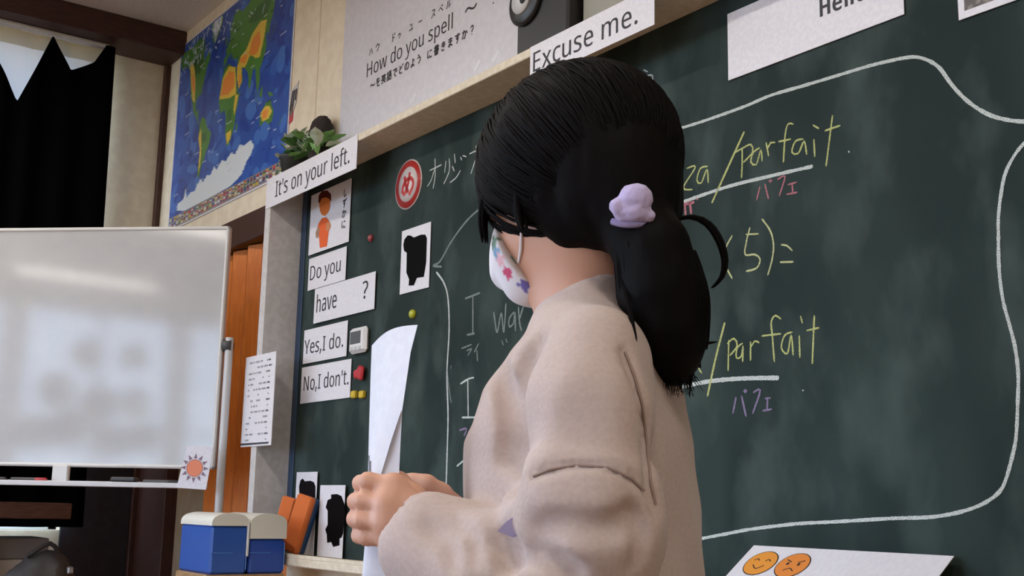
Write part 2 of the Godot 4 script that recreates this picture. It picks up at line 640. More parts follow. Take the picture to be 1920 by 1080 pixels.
func materials() -> void:
	M.wall = noise_mat(c8(234, 222, 198), c8(226, 212, 188), 0.02, Vector3.ONE * 1.3, 0.8, 3)
	M.ceiling = noise_mat(c8(232, 225, 218), c8(224, 216, 208), 0.05, Vector3.ONE * 2.0, 0.9, 5)
	M.floor = noise_mat(c8(150, 112, 74), c8(122, 86, 54), 0.02, Vector3(0.4, 3.0, 3.0), 0.45, 6)
	M.brown = noise_mat(c8(74, 42, 32), c8(60, 33, 26), 0.03, Vector3(6.0, 0.7, 6.0), 0.55, 8)
	M.beam = noise_mat(c8(72, 40, 31), c8(58, 32, 25), 0.03, Vector3(6.0, 6.0, 0.7), 0.55, 9)
	M.cream = noise_mat(c8(222, 212, 190), c8(212, 200, 176), 0.03, Vector3.ONE * 2.0, 0.6, 10)
	M.frame_paint = noise_mat(c8(206, 204, 202), c8(196, 194, 192), 0.03, Vector3.ONE * 2.0, 0.5, 12)
	M.board = noise_mat(c8(46, 59, 56), c8(37, 49, 47), 0.006, Vector3(0.9, 0.5, 0.9), 0.75, 21, 3)
	M.board.metallic_specular = 0.25
	var b2: StandardMaterial3D = M.board
	b2.detail_enabled = true
	b2.detail_blend_mode = BaseMaterial3D.BLEND_MODE_MIX
	b2.detail_albedo = noise_tex(0.03, c8(76, 90, 86), c8(82, 96, 92), 4, 3)
	b2.detail_mask = noise_tex(0.012, Color.BLACK, Color(0.5, 0.5, 0.5), 33, 5, 512, 0.40, 0.85)
	M.white_paper = noise_mat(c8(226, 225, 230), c8(219, 218, 224), 0.05, Vector3.ONE * 3.0, 0.45, 14)
	M.paper2 = noise_mat(c8(224, 226, 236), c8(214, 216, 228), 0.03, Vector3.ONE * 4.0, 0.6, 15)
	M.ink = mat(c8(34, 32, 36), 0.6)
	M.black = mat(c8(17, 16, 18), 0.6)
	M.chalk_white = chalk_mat(c8(206, 214, 210), 1)
	M.chalk_faint = chalk_mat(c8(132, 144, 140), 2)
	M.chalk_yellow = chalk_mat(c8(192, 198, 128), 3)
	M.chalk_pale_yellow = chalk_mat(c8(200, 204, 150), 6)
	M.chalk_pink = chalk_mat(c8(182, 116, 126), 4)
	M.chalk_violet = chalk_mat(c8(138, 124, 158), 5)
	M.alu = mat(c8(196, 198, 200), 0.35, 0.0)
	M.glass = mat(Color(0.95, 0.98, 1.0, 0.06), 0.02)
	M.glass.transparency = BaseMaterial3D.TRANSPARENCY_ALPHA

func chalk_mat(c: Color, seed_: int) -> StandardMaterial3D:      # powder that clings to the grain of the board and leaves gaps
	var m := mat(Color.WHITE, 0.95)
	m.transparency = BaseMaterial3D.TRANSPARENCY_ALPHA
	m.albedo_texture = noise_tex(0.16, Color(c.r, c.g, c.b, 0.35), Color(c.r, c.g, c.b, 1.0), seed_, 3, 512, 0.28, 0.55)
	m.uv1_triplanar = true
	m.uv1_world_triplanar = true
	m.uv1_scale = Vector3.ONE * 5.0
	return m

# ------------------------------------------------------------------ the room
func build_room() -> void:
	struct("floor", box(Vector3(WALL_L - 0.15, -0.1, -0.3), Vector3(WALL_R + 0.15, 0, BACK + 0.15)), M.floor)
	struct("ceiling", box(Vector3(WALL_L - 0.15, CEIL, -0.3), Vector3(WALL_R + 0.15, CEIL + 0.1, BACK + 0.15)), M.ceiling)
	# front wall: panels with an open joint, a doorway at its left end
	var w := struct_root("wall_front")
	obj("wall_core", box(Vector3(-3.57, 0, -0.2), Vector3(WALL_R, CEIL, -0.02)), M.wall, w)
	obj("wall_panel", box(Vector3(WALL_L, 2.045, -0.2), Vector3(-3.5065, CEIL, -0.004), 0.002), M.wall, w)
	obj("wall_panel", box(Vector3(-3.5015, 2.06, -0.02), Vector3(WALL_R, CEIL, -0.004), 0.002), M.wall, w)
	obj("wall_panel", box(Vector3(-3.5015, 0, -0.02), Vector3(WALL_R, 2.06, -0.004)), M.wall, w)
	obj("closet_back", box(Vector3(WALL_L, 0, -0.3), Vector3(-3.57, 2.045, -0.2)), M.brown, w)
	struct("wall_right", box(Vector3(WALL_R, 0, -0.3), Vector3(WALL_R + 0.15, CEIL, BACK + 0.15)), M.wall)
	# left wall with two window openings
	var wl := struct_root("wall_left")
	var z0 := 0.3
	var z1 := 2.3
	var z2 := 3.0
	var z3 := 6.9
	for r in [[-0.3, z0, 0.0, CEIL], [z1, z2, 0.0, CEIL], [z3, BACK + 0.15, 0.0, CEIL], [z0, z1, 0.0, 0.86], [z0, z1, 2.94, CEIL], [z2, z3, 0.0, 0.86], [z2, z3, 2.75, CEIL]]:
		obj("wall_panel", box(Vector3(WALL_L - 0.15, r[2], r[0]), Vector3(WALL_L, r[3], r[1])), M.wall, wl)
	window("window_1", true, WALL_L - 0.08, z0, z1, 0.86, 2.94, 2)
	window("window_2", true, WALL_L - 0.08, z2, z3, 0.86, 2.75, 4)
	# back wall with a band of windows
	var wb := struct_root("wall_back")
	var xs := [-4.6, -2.24, -2.1, -0.66, -0.52, 0.4]
	obj("wall_panel", box(Vector3(WALL_L - 0.15, 0, BACK), Vector3(WALL_R + 0.15, 1.0, BACK + 0.15)), M.wall, wb)
	obj("wall_panel", box(Vector3(WALL_L - 0.15, 2.72, BACK), Vector3(WALL_R + 0.15, CEIL, BACK + 0.15)), M.wall, wb)
	for r in [[WALL_L - 0.15, xs[0]], [xs[1], xs[2]], [xs[3], xs[4]], [xs[5], WALL_R + 0.15]]:
		obj("wall_panel", box(Vector3(r[0], 1.0, BACK), Vector3(r[1], 2.72, BACK + 0.15)), M.wall, wb)
	for i in 3:
		window("window_%d" % (i + 3), false, BACK + 0.07, xs[i * 2], xs[i * 2 + 1], 1.0, 2.72, 2)
	# trims
	struct("trim_1", box(Vector3(WALL_L, 2.925, -0.004), Vector3(-4.84, CEIL, BACK), 0.006), M.beam).set_meta("label", "dark brown curtain box along the top of the window wall")
	struct("trim_2", box(Vector3(WALL_L, 0, -0.004), Vector3(WALL_L + 0.034, 2.925, 0.02), 0.003), M.brown).set_meta("label", "dark brown corner post between the walls")
	var low_dark := noise_mat(c8(44, 44, 54), c8(38, 38, 46), 0.03, Vector3.ONE, 0.5, 41)  # darker colour for the lowest part of the window wall by the corner
	struct("trim_3", box(Vector3(WALL_L, 0, 0.02), Vector3(WALL_L + 0.012, 1.2, 0.3), 0.002), low_dark).set_meta("label", "dark blue grey lower part of the window wall")
	# accordion door beside the chalkboard
	var d := struct_root("door_1")
	obj("jamb", box(Vector3(WALL_L + 0.034, 0, -0.2), Vector3(-4.685, 2.045, 0.0), 0.003), M.brown, d)
	obj("lintel", box(Vector3(-4.685, 1.935, -0.2), Vector3(-3.57, 2.045, 0.002), 0.003), M.brown, d)
	var orange := [noise_mat(c8(224, 128, 50), c8(200, 106, 38), 0.02, Vector3(14, 0.8, 14), 0.4, 51), noise_mat(c8(234, 140, 56), c8(212, 118, 44), 0.02, Vector3(14, 0.8, 14), 0.4, 52)]
	var tan_ := [noise_mat(c8(150, 132, 108), c8(136, 116, 92), 0.02, Vector3(14, 0.8, 14), 0.5, 53), noise_mat(c8(158, 140, 116), c8(142, 122, 98), 0.02, Vector3(14, 0.8, 14), 0.5, 54)]
	var n := 16
	var x0 := -4.685
	var dx := (-3.57 - x0) / n
	for i in n:
		var st := tool_()
		var a := Vector3(x0 + dx * i, 0.01, -0.025 if i % 2 else -0.05)
		var b := Vector3(x0 + dx * (i + 1), 0.01, -0.05 if i % 2 else -0.025)
		var up := Vector3(0, 1.922, 0)
		var th := Vector3(0, 0, -0.012)
		quad(st, a + up, b + up, b, a)
		quad(st, b + up + th, a + up + th, a + th, b + th)
		quad(st, a + up + th, b + up + th, b + up, a + up)
		obj("pleat", done(st), (tan_ if i < 5 else orange)[i % 2], d)

func window(called: String, along_z: bool, at: float, a: float, b: float, y0: float, y1: float, panes: int) -> void:
	var root := struct_root(called)
	var dir := Vector3.BACK if along_z else Vector3.RIGHT
	var nrm := Vector3.RIGHT if along_z else Vector3.BACK
	var t := Transform3D(Basis(dir, Vector3.UP, dir.cross(Vector3.UP)), nrm * at)
	var f := 0.035
	var st := tool_()
	add_box(st, Vector3(a, y0, -0.03), Vector3(b, y0 + f, 0.03), 0.003, t)
	add_box(st, Vector3(a, y1 - f, -0.03), Vector3(b, y1, 0.03), 0.003, t)
	add_box(st, Vector3(a, y0, -0.03), Vector3(a + f, y1, 0.03), 0.003, t)
	add_box(st, Vector3(b - f, y0, -0.03), Vector3(b, y1, 0.03), 0.003, t)
	obj("window_frame", done(st), M.alu, root)
	for i in panes:
		var u := lerpf(a + f, b - f, float(i) / panes)
		var v := lerpf(a + f, b - f, float(i + 1) / panes)
		if i:
			obj("mullion", box(Vector3(u - 0.02, y0 + f, -0.025), Vector3(u + 0.02, y1 - f, 0.025), 0.003, t), M.alu, root)
		obj("pane", box(Vector3(u + (0.02 if i else 0.0), y0 + f, -0.002), Vector3(v - (0.02 if i < panes - 1 else 0.0), y1 - f, 0.002), 0.0, t), M.glass, root)
	obj("rail", box(Vector3(a + f, lerpf(y0, y1, 0.36) - 0.02, -0.02), Vector3(b - f, lerpf(y0, y1, 0.36) + 0.02, 0.02), 0.003, t), M.alu, root)

func build_lamps(power: float) -> void:
	var glow := mat(c8(245, 248, 250), 0.5)
	glow.emission_enabled = true
	glow.emission = Color(1.0, 0.965, 0.93)
	glow.emission_energy_multiplier = 4.0
	var casing := mat(c8(232, 232, 228), 0.5)
	var where := {1.5: "by the chalkboard", 3.9: "over the middle of the room", 6.25: "by the back windows"}
	for z in where:
		for k in 3:
			var x := -4.25 + k * 2.25
			var side: String = ["beside the curtained window wall", "in the middle row", "toward the plain side wall"][k]
			var t := thing("ceiling_light", "hanging fluorescent light %s, %s" % [where[z], side], "ceiling light", Vector3(x, 2.78, z), "fluorescent lights under the ceiling")
			var st := tool_()
			add_box(st, Vector3(-0.63, 0.035, -0.1), Vector3(0.63, 0.075, 0.1), 0.012)
			add_box(st, Vector3(-0.63, 0.0, -0.02), Vector3(0.63, 0.04, 0.02), 0.006)
			obj("housing", done(st), casing, t)
			for s in [-1, 1]:
				obj("tube", tube([Vector3(-0.58, 0.008, 0.06 * s), Vector3(0.58, 0.008, 0.06 * s)], [0.014], 10), glow, t)
				obj("hanger", tube([Vector3(0.45 * s, 0.07, 0), Vector3(0.45 * s, CEIL - 2.78, 0)], [0.007], 8), casing, t)
			var l := AreaLight3D.new()
			l.name = "tube_light"
			l.area_size = Vector2(1.16, 0.15)
			l.light_energy = power
			l.light_color = Color(1.0, 0.965, 0.93)
			l.area_range = 14.0
			l.shadow_enabled = true
			t.add_child(l, true)
			l.position = Vector3(0, -0.012, 0)
			l.rotation = Vector3(-PI / 2, 0, 0)

# ------------------------------------------------------------------ chalkboard with its writing
func build_chalkboard() -> void:
	var t := thing("chalkboard", "wide dark green chalkboard in a pale frame covered with chalk writing", "chalkboard", Vector3.ZERO)
	obj("writing_surface", box(Vector3(-3.56, BOARD_BOTTOM - 0.03, -0.004), Vector3(0.1, BOARD_TOP, 0.0)), M.board, t)
	obj("top_shelf", box(Vector3(-3.585, BOARD_TOP, -0.004), Vector3(0.14, BOARD_TOP + 0.022, FRONT), 0.002), M.cream, t)
	var side := box(Vector3(-0.02, BOARD_BOTTOM - 0.032, -0.004), Vector3(0.02, BOARD_TOP, FRONT), 0.002)
	obj("side_panel", side, M.frame_paint, t, Vector3(-3.568, 0, 0))
	obj("side_panel", side, M.frame_paint, t, Vector3(0.12, 0, 0))
	obj("edge_tape", box(Vector3(-3.548, BOARD_BOTTOM, 0.0), Vector3(-3.512, BOARD_TOP, 0.004), 0.001), mat(c8(44, 66, 92), 0.5), t)
	var st := tool_()
	add_box(st, Vector3(-3.548, BOARD_BOTTOM - 0.032, -0.004), Vector3(0.1, BOARD_BOTTOM - 0.008, 0.125), 0.003)
	add_box(st, Vector3(-3.548, BOARD_BOTTOM - 0.01, 0.113), Vector3(0.1, BOARD_BOTTOM + 0.002, 0.125), 0.002)
	obj("chalk_tray", done(st), M.cream, t)
	var A := func(l): return sc(l, 1200.0, 0.0, 2.454)
	var E_ := func(l): return sc(l, 1240.0, 380.0, 2.5725)
	var O := func(l): return sc(l, 740.0, 140.0, 3.377)
	# the big outline round the writing
	chalk(t, "chalk_outline", [[1150, 290, 1205, 268, 1261, 245.7, 1322, 226, 1395.6, 199.7, 1444.5, 179, 1505.6, 161, 1566.7, 142.6, 1628, 124, 1668.6, 114, 1693, 109, 1717.5, 106.8, 1742, 114, 1762, 128, 1778.6, 150.8, 1795, 171, 1819, 193.6, 1852, 214, 1884.6, 224, 1920, 228, 1960, 226]], M.chalk_white, 0.0064)
	chalk(t, "chalk_outline", [[1950, 245, 1920, 269, 1901, 293, 1884.6, 326, 1876.4, 366.7, 1872, 407.5, 1872, 440, 1873, 500, 1880, 560, 1893, 610, 1903, 650, 1909, 700, 1908, 760, 1905, 820, 1897, 860, 1885.6, 900, 1875, 920.6, 1854.7, 937.8, 1827, 951.6, 1789, 962.6, 1741, 969.8, 1672.5, 972, 1604, 976, 1552, 979, 1500.6, 981.5, 1452.5, 986.6, 1404, 992.8, 1356, 1002, 1298, 1013, 1230, 1026, 1100, 1040, 960, 1040, 870, 1020, 840, 985, 836, 945, 838, 860, 840, 780, 838, 700, 842, 620, 840, 560, 832, 530, 818, 510]], M.chalk_white, 0.006)
	chalk(t, "chalk_pointer", [[1000, 330, 940, 360, 895, 395, 870, 420, 845, 455, 825, 490, 812, 498, 828, 500]], M.chalk_faint, 0.006)
	chalk(t, "chalk_pointer", [[838, 690, 842, 730, 846, 755], [846, 684, 845, 692]], M.chalk_faint, 0.004)
	# first line
	chalk(t, "chalk_word", A.call([[215, 775, 255, 768, 200, 862, 242, 872], [176, 800, 195, 792, 160, 870, 185, 885], [312, 765, 278, 775, 262, 830, 282, 842, 308, 780, 314, 842]]), M.chalk_yellow)
	chalk(t, "chalk_slash", A.call([[480, 605, 400, 780, 330, 935]]), M.chalk_yellow, 0.005)
	chalk(t, "chalk_word", A.call([[470, 680, 470, 750, 467, 820], [440, 700, 475, 680, 510, 665, 518, 700, 475, 748], [552, 680, 522, 700, 510, 745, 535, 757, 556, 690, 562, 742], [580, 655, 592, 718], [584, 690, 602, 656, 622, 655], [706, 572, 682, 570, 668, 620, 660, 747], [636, 652, 694, 640], [752, 640, 715, 650, 699, 700, 728, 706, 755, 650, 767, 712], [800, 640, 804, 722], [795, 575, 824, 592], [886, 530, 872, 640, 856, 766], [850, 602, 922, 577]]), M.chalk_yellow)
	chalk(t, "chalk_dot", A.call([[960, 694, 962, 702]]), M.chalk_white, 0.005)
	chalk(t, "chalk_underline", A.call([[180, 935, 400, 860, 600, 810, 795, 765]]), M.chalk_white, 0.007)
	chalk(t, "chalk_reading", A.call([[178, 946, 250, 930], [205, 925, 210, 990], [228, 920, 236, 985], [258, 905, 265, 920]]), M.chalk_pink, 0.006)
	chalk(t, "chalk_reading", A.call([[552, 858, 536, 922], [574, 845, 591, 915], [600, 826, 606, 832, 600, 838, 594, 832, 600, 826], [632, 826, 667, 812, 640, 902], [680, 850, 722, 838], [700, 845, 703, 890], [674, 894, 724, 885]]), M.chalk_pink, 0.0035)
	# second line
	chalk(t, "chalk_word", E_.call([[342, 158, 312, 215, 303, 260, 313, 310, 342, 366], [428, 118, 410, 190, 405, 250, 450, 250, 476, 272, 460, 315, 408, 331], [408, 153, 470, 150], [485, 78, 525, 135, 541, 200, 535, 270, 513, 350], [577, 203, 605, 207, 632, 232], [572, 287, 638, 285]]), M.chalk_pale_yellow)
	# third line
	chalk(t, "chalk_word", E_.call([[158, 715, 182, 712, 178, 790, 196, 822], [60, 812, 102, 820]]), M.chalk_yellow)
	chalk(t, "chalk_slash", E_.call([[306, 578, 262, 750, 222, 935]]), M.chalk_yellow, 0.005)
	chalk(t, "chalk_word", E_.call([[325, 662, 322, 812], [318, 680, 350, 655, 366, 690, 330, 738], [392, 678, 366, 700, 362, 748, 385, 742, 394, 690, 392, 768], [430, 670, 430, 762], [430, 700, 450, 668, 472, 676], [577, 562, 550, 544, 530, 575, 536, 650, 545, 768], [483, 643, 577, 632], [632, 624, 595, 640, 579, 700, 608, 727, 626, 640, 636, 737], [665, 640, 668, 748], [671, 546, 681, 582], [738, 544, 728, 778], [700, 617, 762, 603]]), M.chalk_yellow)
	chalk(t, "chalk_underline", E_.call([[60, 898, 95, 890, 230, 862, 390, 848, 567, 845]]), M.chalk_white, 0.0085)
	chalk(t, "chalk_dot", E_.call([[682, 902, 685, 909]]), M.chalk_white, 0.005)
	chalk(t, "chalk_reading", E_.call([[360, 938, 345, 1018], [386, 930, 409, 1032], [405, 901, 411, 908, 405, 915, 399, 908, 405, 901], [443, 916, 477, 905, 440, 1018], [500, 945, 527, 942], [512, 945, 510, 1000], [488, 1004, 532, 996]]), M.chalk_violet, 0.0045)
	# the title
	chalk(t, "chalk_title", O.call([[222, 607, 297, 570], [255, 530, 256, 640, 243, 722], [252, 600, 230, 670, 206, 708], [325, 545, 316, 622], [345, 530, 345, 610, 310, 693], [378, 500, 384, 560], [364, 578, 378, 612], [350, 684, 390, 650, 417, 605], [416, 520, 425, 542], [430, 512, 454, 520], [473, 502, 522, 478], [516, 448, 512, 530, 482, 628], [562, 432, 560, 510, 540, 603], [593, 425, 576, 500, 569, 578, 602, 540]]), M.chalk_white)
	chalk(t, "chalk_bracket", O.call([[638, 485, 650, 430, 690, 345, 712, 338, 742, 388], [702, 350, 698, 392]]), M.chalk_white)
	chalk(t, "chalk_title", sc([[1304, 768, 1311, 872], [1345, 866, 1355, 800, 1392, 795], [1478, 664, 1528, 688], [1463, 782, 1540, 725, 1582, 735, 1582, 790, 1530, 870, 1478, 948]], 960.0, 20.0, 6.0), M.chalk_white)
	# the column of sentences that the person hides in part
	chalk(t, "chalk_word", [[886.5, 556, 886.5, 626], [875, 628, 890, 625], [872, 560, 900, 549]], M.chalk_faint, 0.0055)
	chalk(t, "chalk_word", sc([[145, 650, 152, 700, 166, 772, 190, 660, 205, 770, 218, 600], [268, 650, 238, 690, 238, 738, 262, 720, 272, 655, 274, 765], [292, 620, 300, 720, 312, 762], [300, 690, 330, 602, 362, 600]], 880.0, 380.0, 3.177), M.chalk_faint, 0.0055)
	chalk(t, "chalk_reading", sc([[625, 248, 690, 222], [658, 262, 690, 250, 664, 292], [735, 215, 705, 272], [722, 258, 727, 330], [880, 195, 890, 228], [905, 185, 915, 212]], 680.0, 580.0, 3.375), M.chalk_faint, 0.004)
	chalk(t, "chalk_word", sc([[618, 472, 670, 440, 704, 432], [665, 445, 668, 682], [628, 684, 740, 683]], 680.0, 580.0, 3.375), M.chalk_white, 0.005)
	chalk(t, "chalk_reading", sc([[612, 766, 657, 755, 640, 802], [668, 770, 690, 790], [690, 745, 672, 812]], 680.0, 580.0, 3.375), M.chalk_violet, 0.005)
	chalk(t, "chalk_word", sc([[595, 993, 662, 938], [656, 965, 662, 1030]], 680.0, 580.0, 3.375), M.chalk_white, 0.005)

# ------------------------------------------------------------------ cards, signs and magnets
func card(called: String, label: String, category: String, x0: float, y0: float, x1: float, y1: float, z: float, group := "", m: Material = null, thick := 0.0018) -> Node3D:   # a flat card standing upright, its front at z
	var t := thing(called, label, category, Vector3((x0 + x1) / 2, (y0 + y1) / 2, z), group)
	obj("sheet", box(Vector3(-(x1 - x0) / 2, -(y1 - y0) / 2, -thick), Vector3((x1 - x0) / 2, (y1 - y0) / 2, 0), 0.0005), m if m else M.white_paper, t)
	return t

func tx(t: Node3D, s: String, x0: float, x1: float, base: float, cap: float, bold := false) -> void:   # lettering in wall metres
	text(t, s, x0 - t.position.x, x1 - t.position.x, base - t.position.y, cap, 0.0003, M.ink, bold)

func patch(t: Node3D, called: String, px: Array, col: Color, z := 0.0005, rough := 0.6) -> void:      # flat print, outline in pixels on the card's plane
	var p := PackedVector2Array()
	for i in range(0, px.size(), 2):
		var w := on_z(px[i], px[i + 1], t.position.z)
		p.append(Vector2(w.x - t.position.x, w.y - t.position.y))
	var m := mat(col, rough)
	m.metallic_specular = 0.15
	obj(called, poly_mesh(p, Vector3(0, 0, z)), m, t)

func build_cards() -> void:
	var t := card("word_card", "long white sign reading It's on your left, fixed to shelf end", "sign", -3.582, 1.953, -2.948, 2.056, FRONT + 0.0025)
	tx(t, "It's on your left.", -3.508, -2.992, 1.980, 0.053)
	t = card("word_card", "long white sign reading Excuse me, fixed to the shelf edge", "sign", -2.103, 1.972, -1.676, 2.058, FRONT + 0.0025)
	tx(t, "Excuse me.", -2.09, -1.727, 1.992, 0.048)
	t = card("picture_card", "white card with a boy in orange and three hiragana words reading quietly", "card", -3.479, 1.795, -3.198, 2.0, 0.006)
	t.set_meta("label", "white card showing a boy in orange with finger raised to mouth")
	patch(t, "printed_hair", [598, 366, 604, 358, 614, 357, 621, 364, 621, 376, 616, 380, 600, 384, 597, 378], c8(86, 34, 24), 0.0006)
	patch(t, "printed_face", [599, 382, 604, 372, 612, 370, 619, 374, 619, 388, 616, 398, 610, 405, 604, 403, 600, 395], c8(206, 116, 58), 0.0008)
	patch(t, "printed_jacket", [598, 418, 604, 409, 612, 407, 618, 416, 616, 440, 613, 462, 600, 465, 598, 440, 594, 442, 593, 434], c8(222, 104, 62), 0.0006)
	patch(t, "printed_arm", [612, 418, 619, 416, 621, 424, 617, 434, 611, 432], c8(196, 132, 96), 0.0009)
	patch(t, "printed_arm", [592, 436, 598, 424, 600, 430, 597, 446, 593, 446], c8(156, 130, 110), 0.0009)
	glyphs(t, "しずかに", -3.252 - t.position.x, 1.975 - t.position.y, 0.032, 0.030, Vector2(0.0, -0.034), 0.0045, 0.0006, M.ink)
	t = card("word_card", "white word card reading Do you, under the boy picture", "card", -3.473, 1.676, -3.211, 1.783, 0.005)
	tx(t, "Do you", -3.459, -3.245, 1.7085, 0.047)
	t = card("word_card", "white word card reading have with a question mark", "card", -3.414, 1.560, -3.015, 1.6735, 0.007)
	tx(t, "have", -3.396, -3.257, 1.594, 0.056)
	tx(t, "?", -3.091, -3.057, 1.6, 0.053)
	t = card("word_card", "white word card reading Yes, I do, beside the timer", "card", -3.480, 1.435, -3.181, 1.5455, 0.005)
	tx(t, "Yes,I do.", -3.473, -3.204, 1.466, 0.046)
	t = card("word_card", "white word card reading No, I don't, beside the red clip", "card", -3.484, 1.3065, -3.146, 1.424, 0.005)
	tx(t, "No,I don't.", -3.463, -3.157, 1.347, 0.046)
	t = card("picture_card", "small white card with black silhouette, high beside the chalk pointer", "card", -2.874, 1.584, -2.716, 1.77, 0.004)
	patch(t, "silhouette", sc([[752, 402, 768, 382, 782, 382, 800, 392, 835, 378, 858, 378, 866, 395, 862, 520, 850, 592, 815, 597, 800, 635, 773, 636, 776, 605, 762, 570, 764, 470, 750, 460, 746, 430]], 480.0, 300.0, 2.7)[0], c8(8, 7, 8))
	t = card("picture_card", "white card with tall black silhouette, standing upright on the chalk tray", "card", -3.297, BOARD_BOTTOM - 0.007, -3.135, 1.047, 0.012)
	patch(t, "silhouette", sc([[870, 255, 930, 250, 975, 270, 1008, 360, 1012, 460, 990, 650, 975, 690, 955, 700, 955, 770, 890, 785, 870, 735, 830, 745, 825, 660, 810, 610, 835, 560, 835, 420, 815, 385, 835, 310, 870, 295]], 460.0, 880.0, 5.4)[0], c8(12, 9, 10))
	t = card("picture_card", "white card with black silhouette behind the orange erasers on the tray", "card", -3.473, BOARD_BOTTOM - 0.007, -3.327, 1.088, 0.009)
	patch(t, "silhouette", sc([[545, 170, 560, 110, 582, 92, 605, 122, 660, 115, 695, 130, 712, 175, 708, 345, 690, 420, 590, 420, 570, 320, 548, 270]], 460.0, 880.0, 5.4)[0], c8(20, 15, 18))
	# round red mark with one hiragana sign
	var c := on_z(767, 346, 0.0)
	t = thing("round_magnet", "round red and white magnet with one hiragana sign", "magnet", Vector3(c.x, c.y, 0.0))
	var red := mat(c8(186, 50, 48), 0.45)
	obj("rim", lathe([Vector2(0.0, 0.0), Vector2(0.074, 0.0), Vector2(0.074, 0.003), Vector2(0.0, 0.003)], 40, Transform3D(Basis(Vector3.RIGHT, PI / 2), Vector3.ZERO)), mat(c8(214, 206, 204), 0.5), t)
	obj("disc", lathe([Vector2(0.0, 0.003), Vector2(0.070, 0.003), Vector2(0.070, 0.0036), Vector2(0.0, 0.0036)], 40, Transform3D(Basis(Vector3.RIGHT, PI / 2), Vector3.ZERO)), red, t)
	obj("face", lathe([Vector2(0.0, 0.0036), Vector2(0.052, 0.0036), Vector2(0.052, 0.0042), Vector2(0.0, 0.0042)], 40, Transform3D(Basis(Vector3.RIGHT, PI / 2), Vector3.ZERO)), mat(c8(216, 208, 206), 0.5), t)
	glyphs(t, "め", -0.040, 0.042, 0.08, 0.082, Vector2.ZERO, 0.012, 0.0046, red)
	# card with the word Hello; the cartoon figure printed at its end is left out
	t = card("word_card", "glossy white card reading Hello, high on the chalkboard", "card", -1.586, 1.853, -1.168, 1.996, 0.004)
	tx(t, "Hello", -1.35, -1.245, 1.909, 0.034, true)
	t = card("picture_card", "white bordered card with a grey picture, at the chalkboard top", "card", -1.064, 1.806, -0.66, 1.95, 0.004)
	obj("printed_picture", box(Vector3(-0.19, -0.059, 0), Vector3(0.19, 0.062, 0.0006)), noise_mat(c8(120, 112, 106), c8(58, 52, 50), 0.03, Vector3.ONE * 4.0, 0.4, 61), t)
	# card with two round faces, leaning on the tray
	var lean := thing("face_card", "white card with two orange smiley faces leaning on the chalk tray", "card", Vector3(-1.322, 0.936, 0.012))
	lean.rotation.x = -deg_to_rad(54.0)
	obj("sheet", box(Vector3(-0.208, -0.145, -0.0015), Vector3(0.208, 0.0, 0.0), 0.0005), M.white_paper, lean)
	var face := mat(c8(226, 150, 58), 0.5)
	for k in 2:
		var cx := -0.155 + 0.073 * k
		var cy := -0.05
		obj("printed_outline", poly_mesh(ellipse(cx, cy, 0.0345, 0.0345), Vector3(0, 0, 0.0004)), M.ink, lean)
		obj("printed_face", poly_mesh(ellipse(cx, cy, 0.0325, 0.0325), Vector3(0, 0, 0.0007)), face if k == 0 else mat(c8(222, 136, 60), 0.5), lean)
		var st := tool_()
		if k == 0:
			for e in [-1, 1]:
				add_ribbon(st, dense([Vector3(cx + e * 0.013 - 0.006, cy + 0.006, 0.001), Vector3(cx + e * 0.013, cy + 0.011, 0.001), Vector3(cx + e * 0.013 + 0.006, cy + 0.006, 0.001)], 0.002), 0.0022, Vector3.BACK)
			add_ribbon(st, dense([Vector3(cx - 0.013, cy - 0.006, 0.001), Vector3(cx, cy - 0.016, 0.001), Vector3(cx + 0.013, cy - 0.006, 0.001)], 0.002), 0.0022, Vector3.BACK)
		else:
			for e in [-1, 1]:
				add_ribbon(st, [Vector3(cx + e * 0.020, cy + 0.014, 0.001), Vector3(cx + e * 0.007, cy + 0.008, 0.001)], 0.0022, Vector3.BACK)
				add_poly(st, ellipse(cx + e * 0.012, cy + 0.003, 0.003, 0.004, 0.0, 10), Vector3(0, 0, 0.001), Vector3.RIGHT, Vector3.UP)
			add_ribbon(st, dense([Vector3(cx - 0.011, cy - 0.016, 0.001), Vector3(cx, cy - 0.009, 0.001), Vector3(cx + 0.011, cy - 0.016, 0.001)], 0.002), 0.0022, Vector3.BACK)
		obj("printed_features", done(st), M.ink, lean)
	# magnets
	magnet("small round red magnet above the boy card corner", 697, 447, 0.011, c8(150, 62, 70))
	set_label("magnet", "small dark red round magnet between the boy card and silhouette card")
	magnet("yellow green round magnet below the silhouette card", 776, 589, 0.0125, c8(176, 180, 52))
	var r := thing("magnet_clip", "red plastic magnet clip beside the No I don't card", "clip", on_z(679, 698, 0.0))
	obj("clip_body", box(Vector3(-0.028, -0.014, 0), Vector3(0.012, 0.012, 0.016), 0.004, Transform3D(Basis(Vector3.BACK, 0.25), Vector3.ZERO)), mat(c8(186, 34, 42), 0.35), r)
	obj("clip_lever", box(Vector3(0.0, -0.022, 0.008), Vector3(0.034, 0.02, 0.02), 0.005, Transform3D(Basis(Vector3.BACK, -0.2), Vector3.ZERO)), mat(c8(176, 28, 38), 0.35), r)
	for k in 2:
		var q := thing("cube_magnet", "tiny yellow cube magnet under the red clip", "magnet", on_z([668, 683][k], 740, 0.0), "yellow cube magnets")
		obj("cube", box(Vector3(-0.013, -0.011, 0), Vector3(0.013, 0.011, 0.014), 0.003), mat(c8(206, 178, 46), 0.4), q)
	# timer
	var tm := thing("timer", "white magnetic kitchen timer with grey display on the chalkboard", "timer", on_z(679, 638, 0.0))
	var white := mat(c8(222, 222, 220), 0.4)
	obj("case", box(Vector3(-0.05, -0.04, 0), Vector3(0.05, 0.038, 0.02), 0.009), white, tm)
